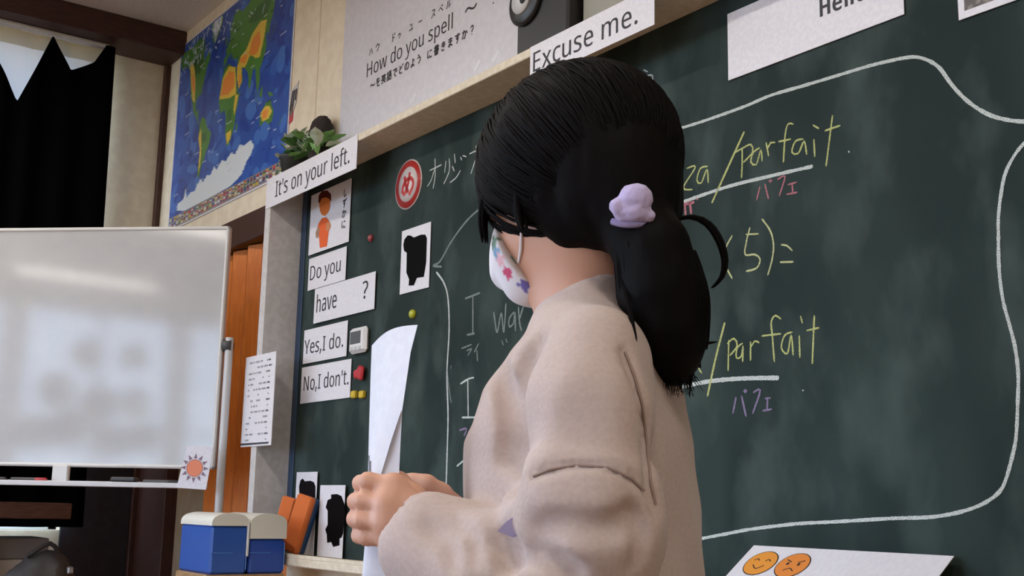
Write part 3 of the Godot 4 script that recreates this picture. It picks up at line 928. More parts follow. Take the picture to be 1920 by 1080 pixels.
	obj("display", box(Vector3(-0.038, -0.012, 0.019), Vector3(0.026, 0.026, 0.021), 0.001), mat(c8(72, 74, 74), 0.3), tm)
	for k in 3:
		obj("button", box(Vector3(-0.034 + k * 0.024, -0.032, 0.019), Vector3(-0.018 + k * 0.024, -0.020, 0.022), 0.002), mat(c8(190, 192, 192), 0.4), tm)

func set_label(called: String, label: String) -> void:
	get_node(called).set_meta("label", label)

func magnet(label: String, px: float, py: float, r: float, col: Color) -> void:
	var t := thing("magnet", label, "magnet", on_z(px, py, 0.0))
	obj("knob", lathe([Vector2(0.0, 0.0), Vector2(r, 0.0), Vector2(r * 1.04, r * 0.3), Vector2(r * 0.95, r * 0.7), Vector2(r * 0.6, r), Vector2(0.0, r * 1.12)], 24, Transform3D(Basis(Vector3.RIGHT, PI / 2), Vector3.ZERO)), mat(col, 0.3), t)

# ------------------------------------------------------------------ on and above the shelf
func build_shelf_things() -> void:
	# poster with the spelling question
	var t := card("wall_poster", "large white laminated poster asking How do you spell, above the shelf", "poster", -3.31, 2.062, -1.98, 2.74, 0.0, "", noise_mat(c8(214, 212, 218), c8(208, 206, 212), 0.03, Vector3.ONE * 2.0, 0.3, 71))
	tx(t, "How do you spell", -3.139, -2.641, 2.316, 0.046)
	var px := t.position.x
	var py := t.position.y
	for g in [["ハウ", -3.13, 0.042], ["ドゥ", -2.99, 0.036], ["ユー", -2.885, 0.052], ["スペル", -2.76, 0.041]]:
		glyphs(t, g[0], g[1] - px, 2.412 - py, 0.026, 0.03, Vector2(g[2], 0.0), 0.0034, 0.0008, M.ink)
	glyphs(t, "～", -2.58 - px, 2.37 - py, 0.062, 0.05, Vector2.ZERO, 0.006, 0.0008, M.ink)
	glyphs(t, "？", -2.46 - px, 2.362 - py, 0.04, 0.046, Vector2.ZERO, 0.006, 0.0008, M.ink)
	glyphs(t, "～を英語でどのよう", -3.112 - px, 2.295 - py, 0.031, 0.031, Vector2(0.0345, 0.0), 0.0045, 0.0008, M.ink)
	glyphs(t, "に書きますか？", -2.775 - px, 2.293 - py, 0.031, 0.031, Vector2(0.0365, 0.0), 0.0045, 0.0008, M.ink)
	for q in [[775, 185], [895, 123], [930, 105]]:
		var w := on_z(q[0], q[1], 0.0)
		obj("tape", box(Vector3(-0.018, -0.008, 0.0), Vector3(0.018, 0.008, 0.0006), 0.0, Transform3D(Basis(Vector3.BACK, 0.7), Vector3(w.x - px, w.y - py, 0))), mat(c8(232, 232, 238), 0.1), t)
	# world map
	var map := thing("world_map", "blue physical world map poster pinned above the accordion door", "poster", Vector3(-4.3, 2.55, 0.0))
	var st := tool_()
	quad(st, Vector3(-0.585, 0.418, 0.0), Vector3(0.585, 0.418, 0.0), Vector3(0.585, -0.418, 0.0), Vector3(-0.585, -0.418, 0.0))
	var mm := mat(Color.WHITE, 0.3)
	mm.albedo_texture = map_texture()
	obj("printed_map", done(st), mm, map, Vector3(0, 0, 0.0005))
	obj("sheet", box(Vector3(-0.592, -0.425, -0.003), Vector3(0.592, 0.425, 0.0), 0.0005), M.white_paper, map)
	# paper cut-outs on the wall beside the map
	var o := thing("paper_cutout", "black and white striped paper cut-out beside the world map", "cut-out", on_z(550, 180, -0.003))
	obj("cutout_sheet", poly_mesh(PackedVector2Array([Vector2(-0.03, -0.06), Vector2(-0.005, -0.075), Vector2(0.03, -0.03), Vector2(0.042, 0.045), Vector2(0.02, 0.035), Vector2(-0.025, 0.02)]), Vector3.ZERO, Vector3.RIGHT, Vector3.UP, 0.002), mat(c8(196, 192, 190), 0.6), o)
	for k in 3:
		obj("stripe", poly_mesh(PackedVector2Array([Vector2(-0.022 + k * 0.02, -0.05 + k * 0.014), Vector2(-0.010 + k * 0.02, -0.056 + k * 0.016), Vector2(0.006 + k * 0.014, 0.02), Vector2(-0.006 + k * 0.014, 0.018)]), Vector3(0, 0, 0.0024)), mat(c8(40, 38, 42), 0.6), o)
	o = thing("paper_cutout", "red paper cut-out beside the world map above the plant", "cut-out", on_z(543, 215, -0.003))
	obj("cutout_sheet", poly_mesh(PackedVector2Array([Vector2(-0.035, -0.045), Vector2(0.028, -0.03), Vector2(0.034, 0.035), Vector2(0.01, 0.03), Vector2(-0.02, 0.0)]), Vector3.ZERO, Vector3.RIGHT, Vector3.UP, 0.002), mat(c8(190, 66, 78), 0.6), o)
	# plant on the shelf
	var ry := BOARD_TOP + 0.022
	var pl := thing("potted_plant", "small artificial plant with variegated leaves in a dark pot", "plant", Vector3(-3.50, ry, 0.065))
	obj("pot", lathe([Vector2(0.0, 0.0), Vector2(0.038, 0.0), Vector2(0.047, 0.055), Vector2(0.051, 0.06), Vector2(0.051, 0.068), Vector2(0.042, 0.068), Vector2(0.0, 0.058)], 24), mat(c8(38, 42, 42), 0.5), pl)
	var leaf_mats := [mat(c8(122, 172, 98), 0.45), mat(c8(78, 128, 66), 0.45), mat(c8(196, 208, 188), 0.45)]
	for k in 52:
		var a := rng.randf() * TAU
		var len_ := rng.randf_range(0.06, 0.10)
		var lift := rng.randf_range(-0.35, 1.0)
		var dir := Vector3(cos(a) * 1.25 + 0.25, lift, sin(a) * 0.5).normalized()
		var base := Vector3(rng.randf_range(-0.10, 0.23), 0.075 + rng.randf() * 0.05, rng.randf_range(-0.035, 0.04))
		base.y -= absf(base.x - 0.02) * 0.28
		var leaf_pts := [base, base + dir * len_ * 0.5 + Vector3(0, 0.008, 0), base + dir * len_]
		for p in leaf_pts.size():
			var wp: Vector3 = leaf_pts[p]
			leaf_pts[p] = Vector3(wp.x, maxf(wp.y, 0.006), clampf(wp.z, -0.058, 0.075))
		var ls := tool_()
		leaf(ls, leaf_pts, len_ * 0.27)
		var lf := obj("leaf", done(ls), leaf_mats[k % 3], pl)
		if k % 3 < 2:
			var lm := tool_()
			leaf(lm, leaf_pts.map(func(v): return v + Vector3(0.0006, 0.0014, 0.0012)), len_ * 0.15)
			obj("leaf_margin", done(lm), leaf_mats[2], lf)
	for k in 6:
		var x := -0.09 + 0.05 * k
		obj("stem", tube(dense([Vector3(0.0, 0.055, 0.0), Vector3(x * 0.6, 0.10, 0.01), Vector3(x, 0.085 - absf(x) * 0.2, rng.randf_range(-0.02, 0.03))], 0.02), [0.002], 5), leaf_mats[1], pl)
	var ball := thing("dark_ball", "dark brown furry ball toy behind the plant on the shelf", "toy", Vector3(-3.375, ry, 0.034))
	var f := Field.new(Vector3(-0.075, -0.01, -0.04), Vector3(0.075, 0.21, 0.06), 0.006)
	f.ell(Vector3(0, 0.125, 0), Basis(), Vector3(0.058, 0.06, 0.034), 0.01)
	f.ell(Vector3(0, 0.045, 0), Basis(), Vector3(0.05, 0.05, 0.034), 0.02)
	var fur := FastNoiseLite.new()
	fur.seed = 5
	fur.frequency = 60.0
	f.ripple(fur, 0.006)
	obj("ball_body", f.mesh(), mat(c8(42, 34, 32), 0.9), ball)
	# black device with a white eye-shaped dial behind the Excuse me sign
	var sp := thing("black_device", "black box device with a white round dial behind the Excuse me sign", "device", Vector3(-2.10, ry, 0.055))
	obj("body", box(Vector3(-0.085, 0, -0.045), Vector3(0.115, 0.26, 0.05), 0.006), mat(c8(30, 29, 30), 0.45), sp)
	obj("dial_rim", lathe([Vector2(0.0, 0.0), Vector2(0.062, 0.0), Vector2(0.064, 0.006), Vector2(0.055, 0.012), Vector2(0.0, 0.012)], 32, Transform3D(Basis(Vector3.RIGHT, PI / 2), Vector3(-0.045, 0.135, 0.05))), mat(c8(18, 18, 19), 0.4), sp)
	var dial := obj("dial", lathe([Vector2(0.0, 0.012), Vector2(0.036, 0.012), Vector2(0.034, 0.017), Vector2(0.0, 0.019)], 32, Transform3D(Basis(Vector3.RIGHT, PI / 2), Vector3(-0.05, 0.135, 0.05))), mat(c8(196, 196, 194), 0.4), sp)
	obj("dial_mark", lathe([Vector2(0.0, 0.019), Vector2(0.012, 0.0186), Vector2(0.010, 0.0205), Vector2(0.0, 0.021)], 20, Transform3D(Basis(Vector3.RIGHT, PI / 2), Vector3(-0.036, 0.132, 0.05))), M.black, dial)
	var gb := thing("grey_box", "pale grey box standing beside the black device on the shelf", "box", Vector3(-1.90, ry, 0.04))
	obj("body", box(Vector3(-0.075, 0, -0.03), Vector3(0.075, 0.2, 0.03), 0.004), mat(c8(150, 148, 136), 0.6), gb)
	obj("lid", box(Vector3(-0.078, 0.2, -0.033), Vector3(0.078, 0.215, 0.033), 0.003), mat(c8(160, 158, 148), 0.6), gb)

func leaf(st: SurfaceTool, p: Array, w: float) -> void:
	var d: Vector3 = (p[2] - p[0]).normalized()
	var s := d.cross(Vector3.UP if absf(d.y) < 0.9 else Vector3.RIGHT).normalized() * w
	var n := s.cross(d).normalized() * 0.0012
	var q: Vector3 = p[0].lerp(p[1], 0.5)
	var r: Vector3 = p[1].lerp(p[2], 0.5)
	var left := [q - s * 0.75, p[1] - s, r - s * 0.7]
	var right := [q + s * 0.75, p[1] + s, r + s * 0.7]
	var mid := [q - n * 4.0, p[1] - n * 4.0, r - n * 4.0]
	for e in [[p[0], left[0], mid[0]], [p[0], mid[0], right[0]], [left[2], p[2], mid[2]], [mid[2], p[2], right[2]]]:
		for v in e:
			st.set_uv(Vector2.ZERO)
			st.add_vertex(v)
	for i in 2:
		quad(st, left[i], left[i + 1], mid[i + 1], mid[i])
		quad(st, mid[i], mid[i + 1], right[i + 1], right[i])

func fill_poly(im: Image, p: PackedVector2Array, col: Color, edge := 0.0) -> void:      # scan lines; edge frays the outline
	var lo := p[0]
	var hi := p[0]
	for v in p:
		lo = lo.min(v)
		hi = hi.max(v)
	for y in range(maxi(0, int(lo.y)), mini(im.get_height() - 1, int(hi.y)) + 1):
		var xs := []
		for i in p.size():
			var a := p[i]
			var b := p[(i + 1) % p.size()]
			if (a.y <= y) != (b.y <= y):
				xs.append(a.x + (y - a.y) / (b.y - a.y) * (b.x - a.x) + rng.randf_range(-edge, edge))
		xs.sort()
		for i in range(0, xs.size() - 1, 2):
			im.fill_rect(Rect2i(int(xs[i]), y, maxi(1, int(xs[i + 1]) - int(xs[i])), 1), col)

func lonlat(l: Array, w: int, h: int) -> PackedVector2Array:
	var p := PackedVector2Array()
	for i in range(0, l.size(), 2):
		var fy: float = 0.43 + l[i + 1] * (0.0074 if l[i + 1] > 0 else 0.0043)
		p.append(Vector2((l[i] + 168.0) / 360.0 * w, (1.0 - fy) * h))
	return p

func map_texture() -> ImageTexture:
	var w := 1024
	var h := 732
	var im := Image.create(w, h, false, Image.FORMAT_RGB8)
	im.fill(c8(52, 88, 172))
	for k in 260:                                    # sea depths
		fill_poly(im, ellipse(rng.randf() * w, rng.randf() * h, rng.randf_range(10, 60), rng.randf_range(6, 40), rng.randf() * TAU, 14), [c8(42, 70, 156), c8(60, 102, 186), c8(46, 78, 164), c8(72, 118, 196)][k % 4], 3.0)
	var green := c8(84, 138, 62)
	var dark := c8(66, 112, 58)
	var yellow := c8(232, 196, 78)
	var orange := c8(240, 150, 68)
	var ice := c8(224, 232, 238)
	var land := [
		[-166, 66, -156, 71, -125, 70, -95, 72, -80, 68, -80, 58, -78, 52, -62, 58, -56, 52, -66, 46, -71, 41, -76, 35, -81, 28, -84, 30, -97, 27, -96, 18, -88, 20, -84, 11, -78, 8, -84, 9, -94, 15, -105, 20, -112, 28, -120, 34, -124, 44, -130, 54, -145, 60, -158, 57],
		[-78, 8, -72, 12, -60, 9, -50, 1, -35, -7, -39, -18, -48, -26, -55, -35, -63, -42, -68, -54, -74, -50, -72, -32, -70, -18, -80, -5],
		[-50, 60, -42, 60, -22, 70, -20, 80, -50, 82, -60, 76, -54, 68],
		[-17, 15, -10, 30, -5, 36, 10, 37, 22, 32, 33, 31, 38, 20, 44, 11, 51, 12, 42, -2, 40, -14, 34, -25, 26, -34, 18, -34, 12, -18, 10, 0, 4, 6, -9, 5],
		[-9, 37, -9, 43, -1, 44, -4, 48, 6, 53, 9, 57, 5, 60, 15, 69, 28, 71, 42, 67, 60, 69, 80, 73, 105, 77, 130, 72, 160, 70, 178, 68, 178, 64, 162, 60, 158, 52, 155, 60, 140, 58, 136, 50, 128, 42, 126, 35, 122, 40, 118, 38, 122, 30, 112, 21, 106, 18, 108, 10, 103, 2, 98, 10, 92, 21, 86, 20, 80, 10, 76, 9, 72, 20, 62, 25, 52, 27, 57, 18, 45, 13, 36, 28, 36, 36, 27, 37, 22, 37, 18, 41, 12, 45, 16, 38, 8, 44, 0, 39],
		[114, -22, 122, -17, 130, -12, 137, -12, 142, -11, 146, -19, 153, -27, 150, -37, 140, -38, 130, -32, 116, -35],
		[44, -16, 50, -16, 47, -25, 44, -24], [95, 5, 104, -4, 106, -6, 100, 0], [109, 1, 117, 6, 118, -1, 112, -3], [131, -1, 142, -4, 150, -10, 140, -8],
		[130, 32, 136, 35, 141, 38, 142, 45, 139, 38, 134, 35], [167, -46, 174, -40, 178, -37, 172, -44], [-7, 51, 1, 52, -3, 58, -6, 56]]
	for l in land:
		fill_poly(im, lonlat(l, w, h), green, 2.5)
	for l in [[-125, 60, -95, 62, -80, 52, -90, 45, -120, 50], [60, 56, 90, 62, 130, 62, 120, 52, 80, 52], [-70, -2, -52, -2, -50, -12, -64, -14], [12, 4, 28, 4, 28, -8, 16, -8]]:
		fill_poly(im, lonlat(l, w, h), dark, 4.0)
	for l in [[-122, 60, -112, 52, -104, 40, -102, 26, -112, 30, -122, 44, -130, 58], [-80, -3, -72, 4, -66, -18, -66, -40, -72, -46, -71, -20], [-16, 16, -8, 30, 10, 35, 30, 31, 36, 20, 38, 12, 20, 12, 0, 14], [14, -20, 30, -18, 30, -28, 20, -33], [36, 30, 46, 36, 62, 38, 78, 46, 100, 50, 118, 48, 112, 36, 104, 26, 92, 27, 76, 32, 60, 26, 50, 28, 54, 18, 46, 14, 38, 22], [36, 12, 46, 10, 38, -4, 33, 2], [116, -20, 128, -16, 140, -18, 148, -26, 140, -32, 122, -31]]:
		fill_poly(im, lonlat(l, w, h), yellow, 5.0)
	for l in [[-118, 50, -108, 44, -105, 34, -112, 36, -118, 44], [-12, 18, -4, 28, 12, 31, 28, 28, 32, 18, 14, 15], [42, 34, 56, 35, 66, 34, 60, 29, 48, 31], [70, 34, 80, 42, 98, 44, 104, 36, 96, 30, 84, 30], [120, -21, 130, -19, 138, -23, 134, -29, 124, -29], [44, 24, 52, 22, 50, 16, 45, 16]]:
		fill_poly(im, lonlat(l, w, h), orange, 5.0)
	for l in [[-44, 64, -26, 70, -24, 80, -50, 80, -56, 72], [-140, -72, -120, -70, -112, -58, -106, -70, -95, -66, -80, -67, -62, -56, -52, -62, -40, -56, -28, -58, -18, -50, -8, -56, 6, -48, 20, -52, 34, -46, 48, -50, 60, -42, 74, -46, 92, -44, 104, -52, 96, -60, 84, -66, 70, -78, 40, -84, -20, -85, -110, -85, -140, -80]]:
		fill_poly(im, lonlat(l, w, h), ice, 8.0)
	for k in 130:                                    # drift ice and pale northern edge
		var x := rng.randf_range(0.0, 0.5 + 0.5 * (k % 2)) * w
		fill_poly(im, ellipse(x, rng.randf_range(8, 120), rng.randf_range(4, 20), rng.randf_range(2, 6), rng.randf() * 3.0, 8), c8(170, 186, 206), 2.0)
	for k in 70:                                     # names too small to read, in pale and dark ink
		var x := rng.randf() * w
		var y := rng.randf_range(0.08, 0.86) * h
		var n := rng.randi_range(3, 8)
		for j in n:
			im.fill_rect(Rect2i(int(x) + j * 6, int(y) + rng.randi_range(0, 1), 4, 5), c8(200, 206, 222) if k % 3 else c8(26, 34, 70))
	im.fill_rect(Rect2i(0, h - 46, w, 46), c8(150, 140, 138))      # a row of flags along the lower edge
	for r in 2:
		for k in 40:
			var base := [c8(196, 60, 60), c8(206, 178, 74), c8(60, 88, 150), c8(220, 220, 224), c8(70, 120, 76), c8(110, 70, 84)]
			for j in 3:
				im.fill_rect(Rect2i(8 + k * 25, h - 42 + r * 21 + j * 5, 17, 5), base[rng.randi() % 6])
	for e in [Rect2i(0, 0, w, 6), Rect2i(0, 0, 6, h), Rect2i(w - 6, 0, 6, h)]:
		im.fill_rect(e, c8(84, 112, 176))
	return ImageTexture.create_from_image(im)

# ------------------------------------------------------------------ on the tray
func eraser(label: String, at: Vector3, turn: Basis, size: Vector3) -> void:
	var t := thing("chalkboard_eraser", label, "eraser", at, "")
	t.basis = turn
	obj("felt", box(Vector3(-size.x, 0, 0.0), Vector3(size.x, size.y, size.z * 0.5), 0.006), noise_mat(c8(218, 118, 58), c8(204, 104, 48), 0.1, Vector3.ONE * 8.0, 0.9, 81), t)
	obj("handle", box(Vector3(-size.x * 0.98, 0.002, -size.z * 0.5), Vector3(size.x * 0.98, size.y * 0.985, 0.0), 0.005), mat(c8(40, 74, 118), 0.4), t)

func build_tray_things() -> void:
	var ty := BOARD_BOTTOM - 0.008
	eraser("shorter orange and blue chalkboard eraser leaning against the side panel", Vector3(-3.462, ty + 0.010, 0.064), Basis(Vector3.BACK, -0.30) * Basis(Vector3.UP, 0.55) * Basis(Vector3.RIGHT, -0.16), Vector3(0.026, 0.170, 0.045))
	eraser("longer orange and blue chalkboard eraser leaning beside the silhouette card", Vector3(-3.352, ty + 0.011, 0.068), Basis(Vector3.BACK, -0.30) * Basis(Vector3.UP, 0.45) * Basis(Vector3.RIGHT, -0.2), Vector3(0.031, 0.175, 0.05))
	# two blue boxes with white lids on a small stand in front of the tray end
	var stand := thing("side_stand", "small wooden stand under the two blue boxes", "stand", Vector3(-3.375, 0, 0.25))
	var wood := noise_mat(c8(170, 138, 98), c8(150, 118, 80), 0.03, Vector3(1, 8, 8), 0.5, 91)
	obj("stand_top", box(Vector3(-0.12, 0.768, -0.115), Vector3(0.12, 0.788, 0.125), 0.003), wood, stand)
	for sx in [-1, 1]:
		for sz in [-1, 1]:
			obj("leg", box(Vector3(sx * 0.10 - 0.014, 0, sz * 0.095 - 0.014), Vector3(sx * 0.10 + 0.014, 0.768, sz * 0.095 + 0.014), 0.003), wood, stand)
	for k in 2:
		var bx := thing("blue_box", ["blue plastic box with white rounded lid, beside the whiteboard post", "blue plastic box with white rounded lid, beside the chalk tray"][k], "box", Vector3(-3.375, 0.788, [0.311, 0.193][k]), "blue boxes with white lids")
		var w := 0.056
		var bh: float = [0.136, 0.100][k]
		obj("body", box(Vector3(-0.12, 0, -w), Vector3(0.12, bh, w), 0.007), mat(c8(36, 84, 170) if k == 0 else c8(30, 70, 160), 0.3), bx)
		obj("seam", box(Vector3(0.1, 0.058, -w * 0.2), Vector3(0.1212, 0.0615, w * 0.98), 0.001), mat(c8(60, 108, 188), 0.3), bx)
		obj("ridge", box(Vector3(0.1, 0.012, -w * 0.97), Vector3(0.1216, bh - 0.01, -w * 0.93), 0.0008), mat(c8(90, 130, 196), 0.3), bx)
		var p := PackedVector2Array()
		for i in 25:
			var a := PI * i / 24.0
			p.append(Vector2(cos(a) * (w + 0.001), pow(sin(a), 0.62) * 0.036))
		p.append(Vector2(-w - 0.001, [0.0, -0.036][k]))
		p.append(Vector2(w + 0.001, [0.0, -0.036][k]))
		obj("lid", poly_mesh(p, Vector3(-0.123, bh + [0.0, 0.036][k], 0), Vector3.FORWARD, Vector3.UP, 0.246), mat(c8(222, 222, 212), 0.35), bx)
		if k == 0:
			obj("clasp", box(Vector3(0.06, 0.05, -w - 0.003), Vector3(0.124, bh + 0.012, -w + 0.004), 0.002), mat(c8(216, 218, 214), 0.35), bx)
	# notice in a clear sleeve on the side panel
	var t := card("notice_sheet", "long printed notice in a clear sleeve on the side panel", "notice", -3.662, 1.167, -3.427, 1.462, FRONT + 0.004, "", M.white_paper, 0.003)
	var grey := mat(c8(150, 150, 158), 0.6)
	for k in 15:
		var y := 0.125 - k * 0.018
		var st := tool_()
		var x := -0.085
		while x < 0.07:
			var l := rng.randf_range(0.008, 0.03)
			if rng.randf() < 0.55:
				add_box(st, Vector3(x, y - 0.003, 0), Vector3(x + l, y + 0.003, 0.0004))
			x += l + 0.008
		add_box(st, Vector3(0.07, y - 0.002, 0), Vector3(0.08, y + 0.002, 0.0004))
		obj("printed_line", done(st), grey, t).set_meta("kind", "stuff")
	obj("sleeve_edge", box(Vector3(-0.115, -0.142, 0), Vector3(0.10, -0.136, 0.001)), mat(c8(60, 60, 66), 0.4), t)

# ------------------------------------------------------------------ rotating whiteboard across the corner
func build_whiteboard() -> void:
	var t := thing("mobile_whiteboard", "glossy white mobile whiteboard standing across the corner by the curtain", "whiteboard", Vector3(-3.685, 0, 0.2))
	t.rotation.y = deg_to_rad(47.0)
	var gloss := noise_mat(c8(188, 190, 191), c8(184, 186, 188), 0.02, Vector3.ONE, 0.6, 95)
	gloss.metallic_specular = 0.0
	gloss.clearcoat_enabled = true
	gloss.clearcoat = 0.8
	gloss.clearcoat_roughness = 0.08
	obj("writing_panel", box(Vector3(-1.488, 1.103, -0.018), Vector3(-0.012, 1.892, 0.0), 0.001), gloss, t)
	var fr := mat(c8(216, 216, 214), 0.4)
	var st := tool_()
	add_box(st, Vector3(-1.5, 1.89, -0.024), Vector3(0, 1.903, 0.005), 0.004)
	add_box(st, Vector3(-1.5, 1.093, -0.024), Vector3(0, 1.105, 0.005), 0.004)
	add_box(st, Vector3(-1.5, 1.093, -0.024), Vector3(-1.488, 1.903, 0.005), 0.004)
	add_box(st, Vector3(-0.012, 1.093, -0.024), Vector3(0, 1.903, 0.005), 0.004)
	obj("frame", done(st), fr, t)
	st = tool_()
	add_box(st, Vector3(-1.4, 1.030, 0.0), Vector3(-0.02, 1.036, 0.075), 0.002)
	add_box(st, Vector3(-1.4, 1.030, 0.070), Vector3(-0.02, 1.046, 0.076), 0.002)
	add_box(st, Vector3(-1.4, 1.030, -0.004), Vector3(-0.02, 1.048, 0.002), 0.002)
	obj("pen_tray", done(st), mat(c8(206, 208, 212), 0.4), t)
	for x in [-1.15, -0.525]:
		obj("tray_bracket", box(Vector3(x - 0.028, 1.036, -0.012), Vector3(x + 0.028, 1.10, 0.008), 0.004), fr, t)
	for x in [-1.522, 0.020]:
		obj("post", tube([Vector3(x, 0.06, -0.01), Vector3(x, 1.525, -0.01)], [0.0135], 16), M.alu, t)
		obj("pivot_knob", lathe([Vector2(0, -0.02), Vector2(0.02, -0.02), Vector2(0.02, 0.01), Vector2(0, 0.01)], 16, Transform3D(Basis(Vector3.BACK, -PI / 2), Vector3(x, 1.498, -0.01))), mat(c8(70, 72, 74), 0.5), t)
		var foot := obj("foot", box(Vector3(x - 0.02, 0.06, -0.16), Vector3(x + 0.02, 0.09, 0.19), 0.004), M.alu, t)
		for z in [-0.13, 0.16]:
			obj("caster", lathe([Vector2(0, -0.011), Vector2(0.03, -0.011), Vector2(0.03, 0.011), Vector2(0, 0.011)], 16, Transform3D(Basis(Vector3.BACK, PI / 2), Vector3(x, 0.03, z))), M.black, foot)
	obj("crossbar", box(Vector3(-1.51, 0.3, -0.025), Vector3(0.01, 0.33, 0.005), 0.003), M.alu, t)
	var tr := t.transform
	# pens and eraser in its tray
	for p in [["black marker lying in the pen tray under the window reflection", -0.76, c8(38, 38, 42)], ["marker with a red cap lying in the whiteboard pen tray", -0.62, c8(44, 42, 46)], ["dark marker lying in the pen tray beside the sun card", -0.165, c8(60, 60, 66)]]:
		var mk := thing("marker", p[0], "marker", tr * Vector3(p[1], 1.0465, 0.036))
		mk.rotation.y = t.rotation.y
		obj("barrel", tube([Vector3(-0.055, 0, 0), Vector3(0.03, 0, 0)], [0.0095], 12), mat(p[2], 0.4), mk)
		obj("cap", tube([Vector3(0.03, 0, 0), Vector3(0.062, 0, 0), Vector3(0.068, 0, 0)], [0.0095, 0.0095, 0.006], 12), mat(c8(176, 40, 52) if p[1] == -0.62 else c8(30, 30, 34), 0.4), mk)
	var er := thing("whiteboard_eraser", "small dark eraser lying in the whiteboard pen tray", "eraser", tr * Vector3(-0.285, 1.0365, 0.036))
	er.rotation.y = t.rotation.y
	obj("felt", box(Vector3(-0.045, 0, -0.02), Vector3(0.045, 0.010, 0.02), 0.002), mat(c8(120, 120, 122), 0.9), er)
	obj("grip", box(Vector3(-0.043, 0.010, -0.018), Vector3(0.043, 0.026, 0.018), 0.005), mat(c8(52, 52, 56), 0.5), er)
	# sun card hanging over the tray end
	var sun := thing("sun_card", "white card with an orange sun fixed to the whiteboard corner", "card", tr * Vector3(-0.036, 1.094, 0.079))
	sun.rotation = Vector3(0, t.rotation.y, -0.03)
	obj("sheet", poly_mesh(PackedVector2Array([Vector2(-0.052, -0.064), Vector2(0.046, -0.066), Vector2(0.058, 0.072), Vector2(-0.03, 0.068)]), Vector3(0, 0, -0.0015), Vector3.RIGHT, Vector3.UP, 0.0015), M.paper2, sun)
	var body := Vector2(0.002, 0.0)
	for k in 12:
		var a := TAU * k / 12.0
		var d := Vector2(cos(a), sin(a))
		var s := Vector2(-d.y, d.x)
		obj("printed_ray", poly_mesh(PackedVector2Array([body + d * 0.030 - s * 0.0065, body + d * 0.030 + s * 0.0065, body + d * 0.047]), Vector3(0, 0, 0.0004)), mat(c8(128, 108, 128), 0.6), sun)
	obj("printed_sun", poly_mesh(ellipse(body.x, body.y, 0.0255, 0.0265), Vector3(0, 0, 0.0005)), mat(c8(224, 134, 100), 0.6), sun)
	obj("printed_ring", ring(body, 0.0255, 0.0275), mat(c8(150, 92, 84), 0.6), sun, Vector3(0, 0, 0.0006))

func ring(c: Vector2, a: float, b: float) -> ArrayMesh:
	var st := tool_()
	for k in 32:
		var u := Vector2.from_angle(TAU * k / 32.0)
		var v := Vector2.from_angle(TAU * (k + 1) / 32.0)
		var q := [c + v * b, c + u * b, c + u * a, c + v * a]
		quad(st, Vector3(q[0].x, q[0].y, 0), Vector3(q[1].x, q[1].y, 0), Vector3(q[2].x, q[2].y, 0), Vector3(q[3].x, q[3].y, 0))
	return done(st)

